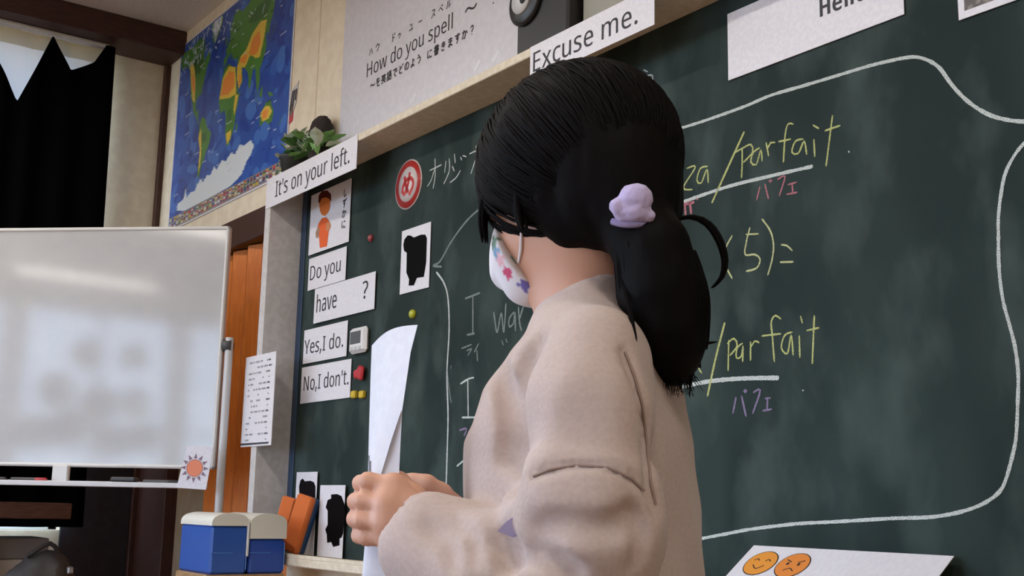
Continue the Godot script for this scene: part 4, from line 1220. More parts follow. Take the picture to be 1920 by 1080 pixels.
# ------------------------------------------------------------------ curtained window and the things under it
func build_corner() -> void:
	# black-out curtain whose upper hem has slipped off its hooks
	var xk := -4.945
	var tops := []
	for q in [[-230, 190], [-150, 20], [-75, 160], [-40, 30], [0, 122], [32.6, 189.5], [104, 41], [132.4, 132.4], [177, 116], [199.7, 69], [218, 67]]:
		var w := on_plane(q[0], q[1], Vector3(xk, 0, 0), Vector3.RIGHT)
		tops.append(Vector2(w.z, minf(w.y, 2.915)))
	tops.reverse()
	tops.append(Vector2(2.38, 2.9))
	var st := tool_()
	var n := 260
	var rows := 24
	var grid := []
	for i in n + 1:
		var z := lerpf(tops[0].x, tops[-1].x, float(i) / n)
		var j := 0
		while j < tops.size() - 2 and tops[j + 1].x < z:
			j += 1
		var top := lerpf(tops[j].y, tops[j + 1].y, clampf((z - tops[j].x) / (tops[j + 1].x - tops[j].x), 0.0, 1.0))
		var col := []
		for k in rows + 1:
			var y := lerpf(0.875, top, float(k) / rows)
			var wave := 0.016 * sin(z * 46.0 + 0.6 * sin(z * 9.0)) + 0.01 * sin(z * 17.0 + y)
			col.append(Vector3(xk + wave * (0.6 + 0.4 * (2.9 - y) / 2.0), y, z - 0.018 * (2.9 - y) * maxf(0.0, 1.0 - (z - tops[0].x) * 4.0)))
		grid.append(col)
	st.set_smooth_group(1)
	for s in [0.0, -0.003]:
		var off := Vector3(s, 0, 0)
		for i in n:
			for k in rows:
				if s == 0.0:
					quad(st, grid[i + 1][k + 1], grid[i][k + 1], grid[i][k], grid[i + 1][k])
				else:
					quad(st, grid[i][k + 1] + off, grid[i + 1][k + 1] + off, grid[i + 1][k] + off, grid[i][k] + off)
	var drape := noise_mat(c8(11, 10, 13), c8(8, 8, 10), 0.05, Vector3.ONE * 4.0, 1.0, 101)
	drape.metallic_specular = 0.05
	var cur := obj("blackout_curtain", done(st), drape)
	tag(cur, "black blackout curtain sagging in points from its rail", "curtain")
	var rail := obj("curtain_rail", tube([Vector3(xk, 2.918, 0.30), Vector3(xk, 2.922, 2.45)], [0.008], 10), mat(c8(206, 204, 198), 0.4))
	tag(rail, "thin white curtain rail under the brown curtain box", "curtain rail")
	# white lace curtain with a cream heading behind it
	var lace := thing("lace_curtain", "white sheer curtain with cream heading behind the black curtain", "curtain", Vector3(-5.0, 0, 0))
	for part in 2:
		var y0: float = [0.88, 2.845][part]
		var y1: float = [2.845, 2.912][part]
		var s2 := tool_()
		s2.set_smooth_group(1)
		var m2 := 200
		for i in m2:
			var za := lerpf(0.26, 2.36, float(i) / m2)
			var zb := lerpf(0.26, 2.36, float(i + 1) / m2)
			var a := 0.012 * pow(absf(sin(za * 21.0)), 0.35)
			var b := 0.012 * pow(absf(sin(zb * 21.0)), 0.35)
			quad(s2, Vector3(b, y1, zb), Vector3(a, y1, za), Vector3(a, y0, za), Vector3(b, y0, zb))
		var lm := mat([c8(250, 240, 218), c8(222, 206, 150)][part], 0.9)
		lm.backlight_enabled = true
		lm.backlight = Color(0.52, 0.52, 0.52) if part == 0 else Color(0.34, 0.34, 0.34)
		obj(["sheer_cloth", "heading"][part], done(s2), lm, lace)
	# low table with a wooden top by the curtain, a carton and a bag under it
	var wood := noise_mat(c8(104, 74, 58), c8(88, 60, 46), 0.03, Vector3(6, 6, 1), 0.5, 111)
	var tb := thing("side_table", "narrow side table with brown wooden top by the black curtain", "table", Vector3(-4.68, 0, 0.66))
	obj("table_top", box(Vector3(-0.18, 0.915, -0.25), Vector3(0.18, 0.972, 0.22), 0.004), wood, tb)
	var leg := mat(c8(58, 60, 62), 0.5)
	for sx in [-1, 1]:
		for z in [0.03, 0.20]:
			obj("leg", box(Vector3(sx * 0.155 - 0.018, 0, z - 0.018), Vector3(sx * 0.155 + 0.018, 0.915, z + 0.018), 0.003), leg, tb)
	obj("lower_shelf", box(Vector3(-0.17, 0.45, -0.22), Vector3(0.17, 0.47, 0.21), 0.003), leg, tb)
	var ct := thing("carton", "pale grey carton on the lower shelf of the side table", "box", Vector3(-4.68, 0.47, 0.57))
	obj("carton_body", box(Vector3(-0.12, 0, -0.1), Vector3(0.12, 0.3, 0.1), 0.004), mat(c8(176, 176, 172), 0.7), ct)
	obj("carton_lid", box(Vector3(-0.124, 0.3, -0.104), Vector3(0.124, 0.375, 0.104), 0.004), mat(c8(120, 120, 120), 0.7), ct)
	var bag := thing("dark_bag", "dark grey slouched bag on a chair in front of the carton", "bag", Vector3(-4.30, 0.452, 0.56))
	var f := Field.new(Vector3(-0.2, -0.02, -0.22), Vector3(0.2, 0.42, 0.22), 0.01)
	f.ell(Vector3(0, 0.13, 0), Basis(), Vector3(0.14, 0.14, 0.17), 0.03)
	f.ell(Vector3(0, 0.26, -0.01), Basis(), Vector3(0.10, 0.10, 0.10), 0.05)
	f.below(Vector3(0, 0.002, 0), Vector3.DOWN, 0.02)
	var nz := FastNoiseLite.new()
	nz.seed = 8
	nz.frequency = 9.0
	f.ripple(nz, 0.02)
	obj("bag_body", f.mesh(), mat(c8(66, 64, 64), 0.6), bag)
	obj("bag_handle", tube(dense([Vector3(0.03, 0.34, -0.06), Vector3(0.04, 0.385, -0.02), Vector3(0.03, 0.34, 0.05)], 0.02), [0.008], 8), mat(c8(44, 44, 46), 0.6), bag)
	obj("buckle", box(Vector3(0.07, 0.285, -0.09), Vector3(0.10, 0.31, -0.07), 0.004), mat(c8(150, 150, 150), 0.3, 0.6), bag)
	var stool := thing("stool", "low dark stool carrying the dark bag beside the side table", "stool", Vector3(-4.30, 0, 0.56))
	obj("seat", lathe([Vector2(0, 0.42), Vector2(0.17, 0.42), Vector2(0.175, 0.435), Vector2(0.17, 0.45), Vector2(0, 0.45)], 28), leg, stool)
	for k in 4:
		var a := PI / 4 + k * PI / 2
		obj("leg", tube([Vector3(cos(a) * 0.17, 0, sin(a) * 0.17), Vector3(cos(a) * 0.12, 0.42, sin(a) * 0.12)], [0.014], 8), leg, stool)
	# paper rounds on the back windows, which the whiteboard mirrors
	var tint := [c8(150, 160, 172), c8(168, 172, 182), c8(140, 152, 168)]
	for k in 9:
		var q: Array = [[-1.5, 2.3, 0.15], [-1.05, 2.32, 0.14], [-1.75, 1.95, 0.17], [-1.35, 1.85, 0.18], [-1.0, 1.88, 0.15], [-1.62, 1.6, 0.19], [-1.2, 1.5, 0.17], [-1.9, 1.55, 0.17], [-0.9, 1.55, 0.16]][k]
		var d := obj("paper_disc", lathe([Vector2(0, 0), Vector2(q[2], 0), Vector2(q[2], 0.002), Vector2(0, 0.002)], 24, Transform3D(Basis(Vector3.RIGHT, -PI / 2), Vector3.ZERO)), mat(tint[k % 3], 0.8), null, Vector3(q[0], q[1], BACK + 0.064))
		tag(d, "round grey paper decoration stuck on the back window", "decoration", "paper discs on the back windows")

# ------------------------------------------------------------------ the person
func joined(meshes: Array) -> ArrayMesh:
	var st := SurfaceTool.new()
	st.begin(Mesh.PRIMITIVE_TRIANGLES)
	for m in meshes:
		st.append_from(m, 0, Transform3D())
	return st.commit()

func pb(list: Array) -> Array:                       # [px, py, off] triples to points
	var out := []
	for q in list:
		out.append(at_body(q[0], q[1], q[2]))
	return out

func hand(f: Field, wrist: Vector3, knuckles: Array, fingers: Array, thumb: Array, s := 1.0) -> void:
	for k in knuckles:
		f.cap(wrist, k, 0.019 * s, 0.0115 * s, 0.012)
	for i in knuckles.size() - 1:
		f.cap(knuckles[i], knuckles[i + 1], 0.0115 * s, 0.0115 * s, 0.008)
	for i in fingers.size():
		var c: Array = [knuckles[i]] + fingers[i]
		f.chain(c, [0.0098 * s, 0.0086 * s, 0.0078 * s, 0.0066 * s], 0.0035)
	f.chain(thumb, [0.016 * s, 0.0115 * s, 0.0098 * s, 0.0078 * s], 0.006)

func build_person() -> void:
	var up := Vector3.UP
	var bb := deg_to_rad(8.0)
	var fb := -RIGHT_H * cos(bb) + FWD_H * sin(bb)
	var lb := -FWD_H * cos(bb) - RIGHT_H * sin(bb)
	var body_ax := Basis(fb, up, lb)
	var hb := deg_to_rad(40.0)
	var pit := deg_to_rad(15.0)
	var fh := -RIGHT_H * cos(hb) + FWD_H * sin(hb)
	var lh := -FWD_H * cos(hb) - RIGHT_H * sin(hb)
	var hf := fh * cos(pit) - up * sin(pit)
	var hu := up * cos(pit) + fh * sin(pit)
	var head_ax := Basis(hf, hu, lh)
	var H := at_body(1062, 350, 0.0)
	var A := at_body(1090, 850, 0.0)
	var foot := Vector3(A.x, 0, A.z)
	var local := func(f: float, u: float, l: float) -> Vector3: return H + hf * f + hu * u + lh * l
	var t := thing("person", "person with black ponytail in a beige sweatshirt and patterned mask holding paper", "person", Vector3.ZERO)
	var skin := mat(c8(206, 158, 134), 0.55)
	skin.subsurf_scatter_enabled = true
	skin.subsurf_scatter_strength = 0.08
	# --- skin: head and neck
	var f := Field.new(H - Vector3(0.16, 0.25, 0.16), H + Vector3(0.16, 0.14, 0.16), 0.0045)
	f.ell(local.call(-0.008, 0.02, 0.0), head_ax, Vector3(0.088, 0.092, 0.072), 0.02)
	f.ell(local.call(0.028, -0.042, 0.0), head_ax, Vector3(0.060, 0.066, 0.055), 0.03)
	f.cap(local.call(0.064, -0.090, 0.012), local.call(0.064, -0.090, -0.012), 0.017, 0.017, 0.02)
	f.cap(local.call(0.086, -0.005, 0.0), local.call(0.100, -0.040, 0.0), 0.006, 0.011, 0.01)
	f.cap(local.call(0.086, -0.066, 0.015), local.call(0.086, -0.066, -0.015), 0.006, 0.006, 0.008)
	f.cap(local.call(0.078, 0.012, 0.034), local.call(0.084, 0.014, 0.008), 0.008, 0.006, 0.012)
	f.cap(local.call(0.078, 0.012, -0.034), local.call(0.084, 0.014, -0.008), 0.008, 0.006, 0.012)
	for s in [-1.0, 1.0]:
		f.ell(local.call(0.092, -0.005, 0.03 * s), head_ax, Vector3(0.012, 0.009, 0.014), 0.006, true)
		f.ell(local.call(-0.004, -0.018, 0.074 * s), head_ax, Vector3(0.017, 0.029, 0.009), 0.006)
		f.ell(local.call(0.002, -0.016, 0.083 * s), head_ax, Vector3(0.008, 0.015, 0.006), 0.004, true)
	var nape := at_body(1092, 620, 0.0)
	f.cap(local.call(-0.02, -0.05, 0.0), nape, 0.046, 0.052, 0.03)
	var head_field := f
	var parts := [f.mesh()]
	# near (left) hand
	var near_wrist := at_body(862, 1045, -0.09)
	f = Field.new(at_body(760, 960, -0.05) - Vector3.ONE * 0.125, at_body(760, 960, -0.05) + Vector3.ONE * 0.125, 0.003)
	hand(f, near_wrist, pb([[738, 912, -0.078], [728, 945, -0.086], [726, 978, -0.086], [734, 1008, -0.080]]), [
		pb([[690, 902, -0.074], [676, 906, -0.050], [696, 914, -0.036]]),
		pb([[680, 938, -0.076], [666, 940, -0.050], [690, 944, -0.034]]),
		pb([[678, 974, -0.076], [665, 973, -0.050], [690, 972, -0.034]]),
		pb([[688, 1006, -0.070], [674, 1004, -0.048], [694, 1000, -0.036]])],
		[at_body(812, 990, -0.068), at_body(776, 930, -0.052), at_body(748, 904, -0.036), at_body(724, 898, -0.022)])
	f.cap(near_wrist, at_body(960, 1090, -0.12), 0.021, 0.027, 0.012)
	parts.append(f.mesh())
	# far (right) hand
	var far_wrist := at_body(884, 1000, 0.11)
	f = Field.new(at_body(800, 940, 0.09) - Vector3.ONE * 0.12, at_body(800, 940, 0.09) + Vector3.ONE * 0.12, 0.0032)
	hand(f, far_wrist, pb([[826, 936, 0.085], [832, 950, 0.102], [834, 966, 0.114], [832, 982, 0.122]]), [
		pb([[792, 912, 0.070], [768, 902, 0.068], [750, 898, 0.078]]),
		pb([[796, 926, 0.092], [772, 914, 0.090], [752, 908, 0.098]]),
		pb([[796, 942, 0.106], [772, 930, 0.104], [752, 924, 0.110]]),
		pb([[798, 958, 0.114], [776, 948, 0.112], [758, 942, 0.118]])],
		[at_body(850, 955, 0.085), at_body(826, 926, 0.068), at_body(800, 908, 0.058), at_body(776, 900, 0.060)])
	f.cap(far_wrist, at_body(960, 1040, 0.13), 0.020, 0.026, 0.012)
	parts.append(f.mesh())
	# trunk, arms and legs under the clothes, on a coarse grid
	var hipl := foot + up * 0.74 + lb * 0.072
	var hipr := foot + up * 0.74 - lb * 0.072
	f = Field.new(Vector3(A.x - 0.42, 0.0, A.z - 0.36), Vector3(A.x + 0.34, 1.24, A.z + 0.5), 0.014)
	f.stack(Vector3(A.x, 0, A.z), body_ax, [[0.70, 0.085, 0.125, 0.0], [0.86, 0.08, 0.11, 0.0], [1.0, 0.085, 0.118, 0.0], [1.1, 0.075, 0.12, 0.0], [1.17, 0.045, 0.07, -0.01], [1.2, 0.04, 0.045, -0.01]], 0.03)
	f.cap(at_body(1100, 668, -0.12), at_body(1090, 1050, -0.16), 0.034, 0.030, 0.03)
	f.cap(at_body(1090, 1050, -0.16), at_body(930, 1075, -0.115), 0.030, 0.025, 0.02)
	f.cap(at_body(1090, 660, 0.13), at_body(1060, 1010, 0.17), 0.034, 0.030, 0.03)
	f.cap(at_body(1060, 1010, 0.17), at_body(930, 1030, 0.125), 0.030, 0.024, 0.02)
	for s in [-1.0, 1.0]:
		var hip: Vector3 = hipl if s > 0.0 else hipr
		f.cap(hip, foot + up * 0.40 + lb * 0.07 * s + fb * 0.01, 0.072, 0.048, 0.03)
		f.cap(foot + up * 0.40 + lb * 0.07 * s + fb * 0.01, foot + up * 0.09 + lb * 0.068 * s - fb * 0.01, 0.047, 0.032, 0.02)
		f.cap(foot + up * 0.045 + lb * 0.068 * s - fb * 0.02, foot + up * 0.035 + lb * 0.075 * s + fb * 0.11, 0.032, 0.024, 0.02)
	parts.append(f.mesh())
	obj("body", joined(parts), skin, t)
	for s in [-1.0, 1.0]:
		obj("eye", lathe([Vector2(0, -0.011), Vector2(0.006, -0.009), Vector2(0.011, 0), Vector2(0.006, 0.009), Vector2(0, 0.011)], 16, Transform3D(Basis(lh, hf, hu), local.call(0.078, -0.005, 0.03 * s))), mat(c8(60, 44, 40), 0.2), t)
	# --- trousers and shoes
	f = Field.new(Vector3(A.x - 0.24, 0.06, A.z - 0.24), Vector3(A.x + 0.24, 0.84, A.z + 0.24), 0.011)
	f.stack(Vector3(A.x, 0, A.z), body_ax, [[0.66, 0.10, 0.14, 0.0], [0.80, 0.096, 0.13, 0.0]], 0.02)
	for s in [-1.0, 1.0]:
		f.cap(hipl if s > 0.0 else hipr, foot + up * 0.40 + lb * 0.07 * s + fb * 0.01, 0.084, 0.064, 0.03)
		f.cap(foot + up * 0.40 + lb * 0.07 * s + fb * 0.01, foot + up * 0.13 + lb * 0.068 * s - fb * 0.01, 0.064, 0.052, 0.02)
	obj("trousers", f.mesh(), noise_mat(c8(62, 68, 92), c8(52, 58, 80), 0.1, Vector3.ONE * 6.0, 0.9, 131), t)
	for s in [-1.0, 1.0]:
		f = Field.new(foot + lb * 0.07 * s + fb * 0.04 - Vector3(0.17, 0.0, 0.17), foot + lb * 0.07 * s + fb * 0.04 + Vector3(0.17, 0.13, 0.17), 0.008)
		f.cap(foot + up * 0.046 + lb * 0.068 * s - fb * 0.025, foot + up * 0.036 + lb * 0.076 * s + fb * 0.115, 0.043, 0.034, 0.02)
		f.cap(foot + up * 0.05 + lb * 0.068 * s - fb * 0.015, foot + up * 0.09 + lb * 0.068 * s - fb * 0.015, 0.043, 0.04, 0.02)
		f.below(foot + up * 0.008, -up, 0.006)
		obj("shoe", f.mesh(), mat(c8(214, 214, 210), 0.6), t)
	# --- sweatshirt
	f = Field.new(Vector3(A.x - 0.42, 0.72, A.z - 0.34), Vector3(A.x + 0.32, 1.25, A.z + 0.50), 0.0056)
	f.stack(Vector3(A.x, 0, A.z), body_ax, [[0.74, 0.108, 0.145, 0.0], [0.78, 0.119, 0.156, 0.0], [0.85, 0.121, 0.158, 0.0], [0.92, 0.122, 0.158, 0.0], [1.0, 0.122, 0.158, 0.0], [1.06, 0.117, 0.156, 0.0], [1.11, 0.104, 0.148, -0.003], [1.15, 0.085, 0.138, -0.008], [1.18, 0.068, 0.112, -0.012], [1.206, 0.055, 0.072, -0.014], [1.216, 0.05, 0.056, -0.014]], 0.01)
	f.cap(at_body(1090, 660, 0.12), at_body(1060, 1010, 0.165), 0.064, 0.062, 0.03)              # far sleeve
	f.chain(pb([[1060, 1010, 0.165], [960, 1040, 0.135], [900, 1008, 0.115]]), [0.060, 0.052, 0.042], 0.015)
	f.chain(pb([[1112, 690, -0.106], [1106, 770, -0.140], [1100, 850, -0.152]]), [0.058, 0.061, 0.057], 0.010)   # near shoulder and upper sleeve
	f.chain(pb([[1092, 942, -0.157], [1096, 1000, -0.163], [1075, 1078, -0.160]]), [0.071, 0.073, 0.066], 0.001)  # gathered lower sleeve
	f.chain(pb([[1050, 1085, -0.155], [935, 1072, -0.125], [868, 1052, -0.098], [812, 1024, -0.085]]), [0.062, 0.056, 0.053, 0.047], 0.012)
	f.chain(pb([[985, 935, -0.150], [1000, 960, -0.165]]), [0.016, 0.03], 0.012)
	var pucker := FastNoiseLite.new()
	pucker.seed = 12
	pucker.frequency = 6.5
	pucker.fractal_octaves = 2
	f.ripple(pucker, 0.010, Vector3(1.2, 0.7, 1.2))
	# seams and folds, pressed into the cloth where they run
	var seams := []
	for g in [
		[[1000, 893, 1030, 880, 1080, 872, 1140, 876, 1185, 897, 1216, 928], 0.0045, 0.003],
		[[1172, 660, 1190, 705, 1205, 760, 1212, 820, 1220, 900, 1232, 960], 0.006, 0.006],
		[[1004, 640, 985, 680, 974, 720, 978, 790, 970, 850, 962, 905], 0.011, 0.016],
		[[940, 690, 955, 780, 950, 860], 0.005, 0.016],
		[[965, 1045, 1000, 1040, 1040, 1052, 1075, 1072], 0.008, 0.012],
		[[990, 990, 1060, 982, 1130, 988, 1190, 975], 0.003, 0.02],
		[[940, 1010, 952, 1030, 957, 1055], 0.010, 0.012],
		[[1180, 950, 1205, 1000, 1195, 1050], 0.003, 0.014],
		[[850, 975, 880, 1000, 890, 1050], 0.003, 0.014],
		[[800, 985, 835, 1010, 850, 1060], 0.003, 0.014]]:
		var pts := []
		for i in range(0, g[0].size(), 2):
			pts.append(f.touch(EYE, ray(g[0][i], g[0][i + 1]).normalized(), 0.85, 1.75))
		pts = dense(pts, 0.012)
		for i in pts.size() - 1:
			if pts[i].distance_to(pts[i + 1]) < 0.04:
				f.cap(pts[i], pts[i + 1], g[1], g[1], g[2], true)
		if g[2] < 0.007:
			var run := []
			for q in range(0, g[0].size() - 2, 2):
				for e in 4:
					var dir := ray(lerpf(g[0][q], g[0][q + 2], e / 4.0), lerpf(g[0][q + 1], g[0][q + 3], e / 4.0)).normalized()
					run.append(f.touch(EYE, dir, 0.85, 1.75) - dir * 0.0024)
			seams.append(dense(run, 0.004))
	var ring_pts := []
	for i in 41:
		var a := TAU * i / 40.0
		ring_pts.append(at_body(1096, 560, 0.0) + fb * cos(a) * 0.045 + lb * sin(a) * 0.060 - up * (cos(a) * 0.020 - 0.002))
	for i in ring_pts.size() - 1:                    # cloth rising to the collar
		var c0 := at_body(1096, 560, 0.0)
		var lo0: Vector3 = c0 + (ring_pts[i] - c0) * Vector3(1.04, 0.8, 1.04) - up * 0.022
		f.cap(ring_pts[i] - up * 0.004, lo0, 0.0065, 0.0085, 0.010)
	f.cap(local.call(-0.02, -0.05, 0.0), at_body(1090, 600, 0.0), 0.044, 0.048, 0.004, true)      # neck hole
	var cuff := at_body(812, 1024, -0.085)
	var cuff_dir := (at_body(735, 955, -0.08) - cuff).normalized()
	f.cap(cuff - cuff_dir * 0.012, cuff + cuff_dir * 0.03, 0.024, 0.025, 0.006, true)
	f.cap(at_body(900, 1008, 0.115), at_body(820, 955, 0.10), 0.03, 0.04, 0.003, true)
	var cloth := noise_mat(c8(188, 172, 165), c8(180, 163, 156), 0.06, Vector3.ONE * 5.0, 0.95, 141, 3)
	cloth.rim_enabled = true
	cloth.rim = 0.25
	cloth.rim_tint = 0.6
	var sweater := obj("sweatshirt", f.mesh(), cloth, t)
	var sweater_field := f
	obj("collar", tube(ring_pts, [0.0042], 10), cloth, sweater)
	var mid := f.touch(EYE, ray(962, 992).normalized(), 0.85, 1.6)
	var hem := []
	for g in [[932, 996], [948, 979], [968, 965], [981, 970], [984, 1000], [962, 1008]]:
		hem.append(on_plane(g[0], g[1], mid - FWD_H * 0.001, (FWD_H + up * 0.35).normalized()))
	var hs := tool_()
	for e in [[0, 1, 5], [1, 4, 5], [1, 2, 4], [2, 3, 4]]:
		for k in e:
			hs.set_uv(Vector2.ZERO)
			hs.add_vertex(hem[k])
	obj("inner_shirt", done(hs), mat(c8(178, 172, 212), 0.85), sweater)
	var shaded_thread := mat(c8(150, 130, 122), 0.95)  # seam stitching, its colour darkened to carry the shade of the groove
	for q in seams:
		obj("seam", tube(q, [0.0013], 6), shaded_thread, sweater)
	# --- hair
	f = Field.new(at_body(1130, 420, 0.0) - Vector3(0.21, 0.20, 0.21), at_body(1130, 420, 0.0) + Vector3(0.21, 0.19, 0.21), 0.005)
	var hc: Vector3 = local.call(-0.020, 0.020, 0.0)
	var hr := Vector3(0.118, 0.108, 0.096)
	f.ell(hc, head_ax, hr, 0.01)
	f.ell(local.call(-0.052, -0.050, 0.0), head_ax, Vector3(0.066, 0.060, 0.070), 0.03)
	f.ell(local.call(0.092, -0.082, 0.0), head_ax, Vector3(0.094, 0.074, 0.13), 0.012, true)
	f.ell(local.call(0.0, -0.13, 0.0), head_ax, Vector3(0.07, 0.045, 0.12), 0.012, true)
	var tie := at_body(1196, 432, -0.088)
	f.cap(local.call(-0.075, -0.025, 0.02), tie, 0.05, 0.03, 0.025)
	var tail := pb([[1196, 432, -0.088], [1222, 470, -0.095], [1240, 545, -0.092], [1252, 615, -0.088], [1262, 668, -0.084], [1268, 700, -0.082]])
	var tail_r := [0.030, 0.036, 0.041, 0.037, 0.026, 0.008]
	f.chain(tail, tail_r, 0.015)
	var wisp := FastNoiseLite.new()
	wisp.seed = 3
	wisp.frequency = 26.0
	f.ripple(wisp, 0.004, Vector3(1.0, 0.25, 1.0))
	var hair_mat := mat(c8(9, 7, 8), 0.65)
	hair_mat.metallic_specular = 0.2
	var hair := obj("hair", f.mesh(), hair_mat, t)
	var hair_field := f
	var st := tool_()
	for k in 620:                                    # strands combed back to the tie
		var a := rng.randf_range(-1.0, 1.0)
		var s0 := Vector3(rng.randf_range(-0.9, 0.9), rng.randf_range(-0.35, 1.0), a).normalized()
		if s0.x > 0.1 and s0.y < 0.15 or s0.y < 0.0 and s0.x > -0.3:
			continue
		var e0 := Vector3((tie - hc).dot(hf) / hr.x, (tie - hc).dot(hu) / hr.y, (tie - hc).dot(lh) / hr.z).normalized()
		e0 = (e0 + Vector3(0, rng.randf_range(-0.12, 0.2), rng.randf_range(-0.15, 0.15))).normalized()
		if s0.dot(e0) < -0.9 or s0.dot(e0) > 0.97:
			continue
		var pts := []
		for i in 13:
			var d := s0.slerp(e0, i / 12.0) * (1.004 + 0.006 * sin(i * 0.9 + k))
			pts.append(hc + hf * d.x * hr.x + hu * d.y * hr.y + lh * d.z * hr.z)
		add_tube(st, pts, [0.0006, 0.0016, 0.0018, 0.0018, 0.0018, 0.0018, 0.0018, 0.0018, 0.0018, 0.0018, 0.0018, 0.0016, 0.0008], 4, false)
	for k in 150:                                    # strands of the tail
		var a := rng.randf() * TAU
		var pts := []
		var rad := []
		for i in tail.size():
			var c: Vector3 = tail[i]
			var rr: float = tail_r[i] * rng.randf_range(0.9, 1.06) + (0.010 * rng.randf() if i == tail.size() - 1 else 0.0)
			pts.append(c + RIGHT_H * cos(a + i * 0.12) * rr - FWD_H * sin(a + i * 0.12) * rr)
			rad.append(0.0016)
		var last: Vector3 = pts[-1]
		pts.append(last + RIGHT_H * rng.randf_range(-0.006, 0.012) + up * rng.randf_range(-0.024, -0.004))
		var dp := dense(pts, 0.014)
		var dr := []
		for i in dp.size():
			dr.append(0.0018 * clampf((dp.size() - 1 - i) / 4.0, 0.15, 1.0))
		add_tube(st, dp, dr, 4, false)
	obj("hair_strands", done(st), hair_mat, hair)
	# loose locks
	for g in [
		[[1262, 415, -0.07, 1298, 407, -0.075, 1328, 420, -0.075, 1350, 452, -0.075, 1360, 490, -0.075, 1354, 520, -0.075, 1336, 540, -0.075], 0.0042],
		[[1296, 470, -0.09, 1318, 545, -0.09, 1322, 610, -0.085, 1320, 655, -0.08], 0.005],
		[[1312, 600, -0.085, 1316, 640, -0.08, 1344, 641, -0.078], 0.0028],
		[[1262, 650, -0.085, 1284, 688, -0.08, 1308, 684, -0.078], 0.003],
		[[1300, 560, -0.085, 1306, 650, -0.08, 1312, 690, -0.078], 0.003],
		[[1168, 520, -0.11, 1182, 590, -0.13, 1192, 640, -0.145], 0.0018],
		[[985, 250, 0.0, 940, 300, 0.0, 915, 360, 0.0, 906, 410, 0.0, 910, 455, 0.005], 0.0075],
		[[1000, 230, -0.02, 950, 290, -0.02, 925, 345, -0.015, 916, 395, -0.01], 0.009],
		[[1005, 260, -0.055, 975, 320, -0.058, 968, 380, -0.056, 978, 432, -0.056], 0.009],
		[[960, 270, 0.02, 925, 330, 0.02, 908, 380, 0.02], 0.009]]:
		var ls := tool_()
		for n in 7:                                  # a lock is a bundle of strands
			var pts := []
			var spread := Vector3(rng.randf_range(-1, 1), 0.3 * rng.randf_range(-1, 1), rng.randf_range(-1, 1)) * float(g[1]) * (0.0 if n == 0 else 0.75)
			for i in range(0, g[0].size(), 3):
				pts.append(at_body(g[0][i], g[0][i + 1], g[0][i + 2]) + spread * (1.0 - 0.25 * i / g[0].size()))
			pts = dense(pts, 0.006)
			var rad := []
			for i in pts.size():
				var u := float(i) / (pts.size() - 1)
				rad.append(float(g[1]) * 0.55 * (0.12 + 0.88 * pow(sin(PI * clampf(0.1 + u * 0.9, 0.0, 1.0)), 0.7)))
			add_tube(ls, pts, rad, 6)
		obj("loose_lock", done(ls), hair_mat, hair)
	# --- lavender knitted hair tie
	var surf: Vector3 = hair_field.touch(EYE, ray(1190, 382).normalized(), 0.8, 1.6)
	var bob := surf - ray(1190, 382).normalized() * 0.010
	f = Field.new(bob - Vector3.ONE * 0.045, bob + Vector3.ONE * 0.045, 0.0022)
	var px := 1.0 / 1920.0
	var off := func(x: float, y: float, d: float) -> Vector3: return bob + AX_R * (x - 1190) * px - AX_U * (y - 380) * px - AX_F * d
	f.ell(off.call(1192, 370, 0.0), Basis(AX_R, AX_U, -AX_F), Vector3(0.0165, 0.0145, 0.014), 0.004)
	f.ell(off.call(1190, 396, 0.0), Basis(AX_R, AX_U, -AX_F), Vector3(0.0155, 0.0105, 0.013), 0.005)
	f.ell(off.call(1159, 386, 0.002), Basis(AX_R, AX_U, -AX_F), Vector3(0.0085, 0.009, 0.008), 0.003)
	f.ell(off.call(1168, 402, 0.0), Basis(AX_R, AX_U, -AX_F), Vector3(0.008, 0.006, 0.007), 0.003)
	f.ell(off.call(1215, 402, 0.002), Basis(AX_R, AX_U, -AX_F), Vector3(0.0065, 0.007, 0.006), 0.003)
	f.chain([off.call(1170, 386, 0.013), off.call(1190, 389, 0.0155), off.call(1212, 387, 0.013)], [0.0016, 0.002, 0.0016], 0.002, true)
	var knit := FastNoiseLite.new()
	knit.seed = 9
	knit.frequency = 150.0
	f.ripple(knit, 0.0016)
	var lav := noise_mat(c8(196, 186, 224), c8(184, 172, 216), 0.1, Vector3.ONE * 12.0, 0.9, 151)
	lav.rim_enabled = true
	lav.rim = 0.3
	var tie_node := obj("hair_tie", f.mesh(), lav, t)
	obj("hair_tie_band", tube(dense([off.call(1150, 412, -0.006), off.call(1170, 418, 0.002), off.call(1200, 418, 0.003), off.call(1226, 412, -0.006)], 0.004), [0.0035], 8), mat(c8(150, 140, 180), 0.9), tie_node)
	# --- cloth mask
	f = Field.new(local.call(0.06, -0.06, 0.0) - Vector3.ONE * 0.11, local.call(0.06, -0.06, 0.0) + Vector3.ONE * 0.11, 0.0032)
	f.ell(local.call(0.036, -0.054, 0.0), head_ax, Vector3(0.066, 0.060, 0.062), 0.01)
	f.cap(local.call(0.092, -0.028, 0.0), local.call(0.100, -0.062, 0.0), 0.012, 0.016, 0.03)
	f.cap(local.call(0.070, -0.092, 0.014), local.call(0.070, -0.092, -0.014), 0.019, 0.019, 0.02)
	f.below(at_body(994, 520, -0.04), lh.cross(AX_R * 34 - AX_U * 80).normalized(), 0.003)       # edge along the cheek
	f.below(at_body(942, 446, 0.0), lh.cross(AX_R * 70 - AX_U * 77).normalized(), 0.004)         # edge across the nose
	var spots := []
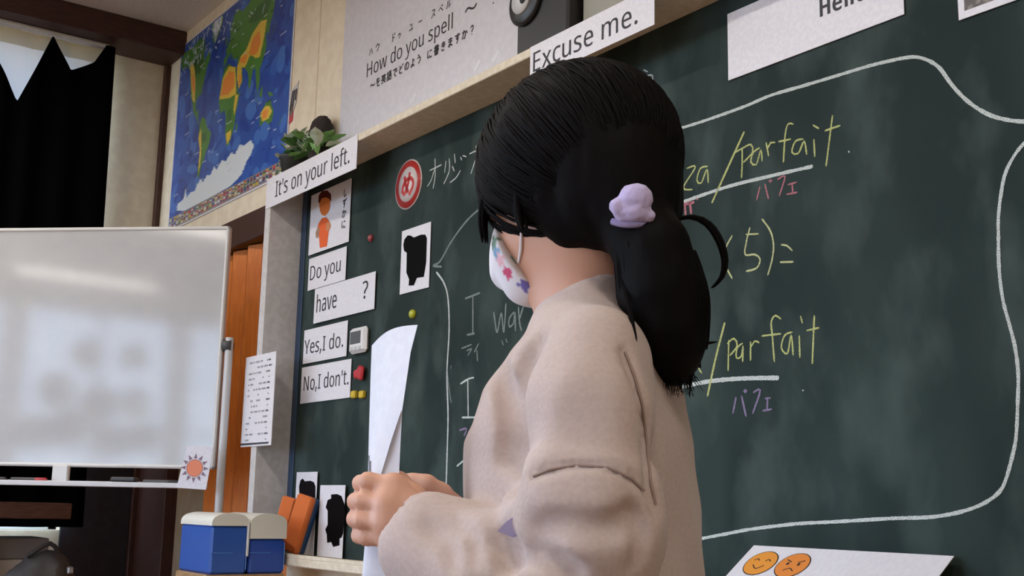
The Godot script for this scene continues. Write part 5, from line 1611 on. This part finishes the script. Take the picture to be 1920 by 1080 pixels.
	for g in [[968, 486, c8(84, 150, 140)], [952, 512, c8(206, 84, 122)], [984, 536, c8(112, 104, 178)], [918, 430, c8(214, 170, 60)], [925, 455, c8(110, 140, 120)], [938, 488, c8(226, 180, 190)], [1000, 520, c8(220, 190, 200)], [930, 475, c8(120, 160, 190)]]:
		spots.append([f.touch(EYE, ray(g[0], g[1]).normalized(), 0.9, 1.6), g[2].srgb_to_linear()])
	var base := c8(226, 224, 230).srgb_to_linear()
	var paint := func(p: Vector3) -> Color:
		for s in spots:
			var q: Vector3 = p - s[0]
			var petal := 0.0075 + 0.002 * sin(5.0 * atan2(q.y, q.dot(hf)))
			if q.length() < petal:
				return s[1]
		return base
	var mm := mat(Color.WHITE, 0.85)
	mm.vertex_color_use_as_albedo = true
	var mask := obj("face_mask", f.mesh(paint), mm, t)
	var loop := []
	for g in [[972, 492], [976, 470], [977, 450], [978, 432], [984, 418]]:
		var w: Vector3 = head_field.touch(EYE, ray(g[0], g[1]).normalized(), 0.9, 1.6)
		loop.append(w - ray(g[0], g[1]).normalized() * 0.003)
	obj("ear_loop", tube(dense(loop, 0.004), [0.0016], 8), mat(c8(226, 224, 228), 0.8), mask)
	# --- the sheet in the hands
	var sheet := thing("paper_sheet", "white paper sheet held upright in both hands of the person", "paper", at_body(700, 1095, -0.05))
	var left := [[697, 648, 0.050], [695, 700, 0.045], [692, 800, 0.015], [690, 890, -0.028], [684, 1020, -0.028], [676, 1110, -0.020]]
	var right := [[783, 609, -0.030], [770, 660, -0.035], [754, 770, -0.045], [748, 890, -0.050], [744, 1000, -0.050], [738, 1110, -0.050]]
	var nu := 14
	var nv := 40
	var gridp := []
	for j in nv + 1:
		var v := float(j) / nv * 5.0
		var i0 := mini(int(v), 4)
		var w := v - i0
		var lp: Vector3 = at_body(left[i0][0], left[i0][1], left[i0][2]).lerp(at_body(left[i0 + 1][0], left[i0 + 1][1], left[i0 + 1][2]), w)
		var rp: Vector3 = at_body(right[i0][0], right[i0][1], right[i0][2]).lerp(at_body(right[i0 + 1][0], right[i0 + 1][1], right[i0 + 1][2]), w)
		var row := []
		for i in nu + 1:
			var u := float(i) / nu
			row.append(lp.lerp(rp, u) + RIGHT_H * -0.010 * sin(PI * u) * (0.4 + 0.6 * float(j) / nv) + up * 0.006 * sin(PI * u) * (1.0 if j < 3 else 0.0) - sheet.position)
		gridp.append(row)
	st = tool_()
	st.set_smooth_group(1)
	for j in nv:
		for i in nu:
			quad(st, gridp[j][i], gridp[j][i + 1], gridp[j + 1][i + 1], gridp[j + 1][i])
	var pm := noise_mat(c8(214, 216, 224), c8(208, 210, 220), 0.03, Vector3.ONE * 4.0, 0.6, 161)
	pm.backlight_enabled = true
	pm.backlight = Color(0.12, 0.12, 0.12)
	obj("leaf_of_paper", done(st), pm, sheet)
	var pencil := mat(c8(120, 122, 132), 0.8)
	for e in [[[21, 1], [23, 2], [25, 2], [27, 3]], [[22, 3], [24, 3], [26, 4]], [[24, 1], [26, 1], [28, 2]]]:
		var line := []
		for q in e:
			line.append(gridp[q[0]][q[1]] - ray(700, 820).normalized() * 0.0012)
		obj("pencil_mark", tube(dense(line, 0.004), [0.0007], 5), pencil, sheet)
	st = tool_()
	var fold := pb([[753, 768, -0.047], [750, 830, -0.010], [748, 894, 0.012], [713, 894, -0.046], [732, 830, -0.047]])
	for e in [[0, 1, 4], [4, 1, 3], [3, 1, 2]]:
		for k in e:
			st.set_uv(Vector2.ZERO)
			st.add_vertex(fold[k] - sheet.position)
	obj("folded_edge", done(st), pm, sheet)
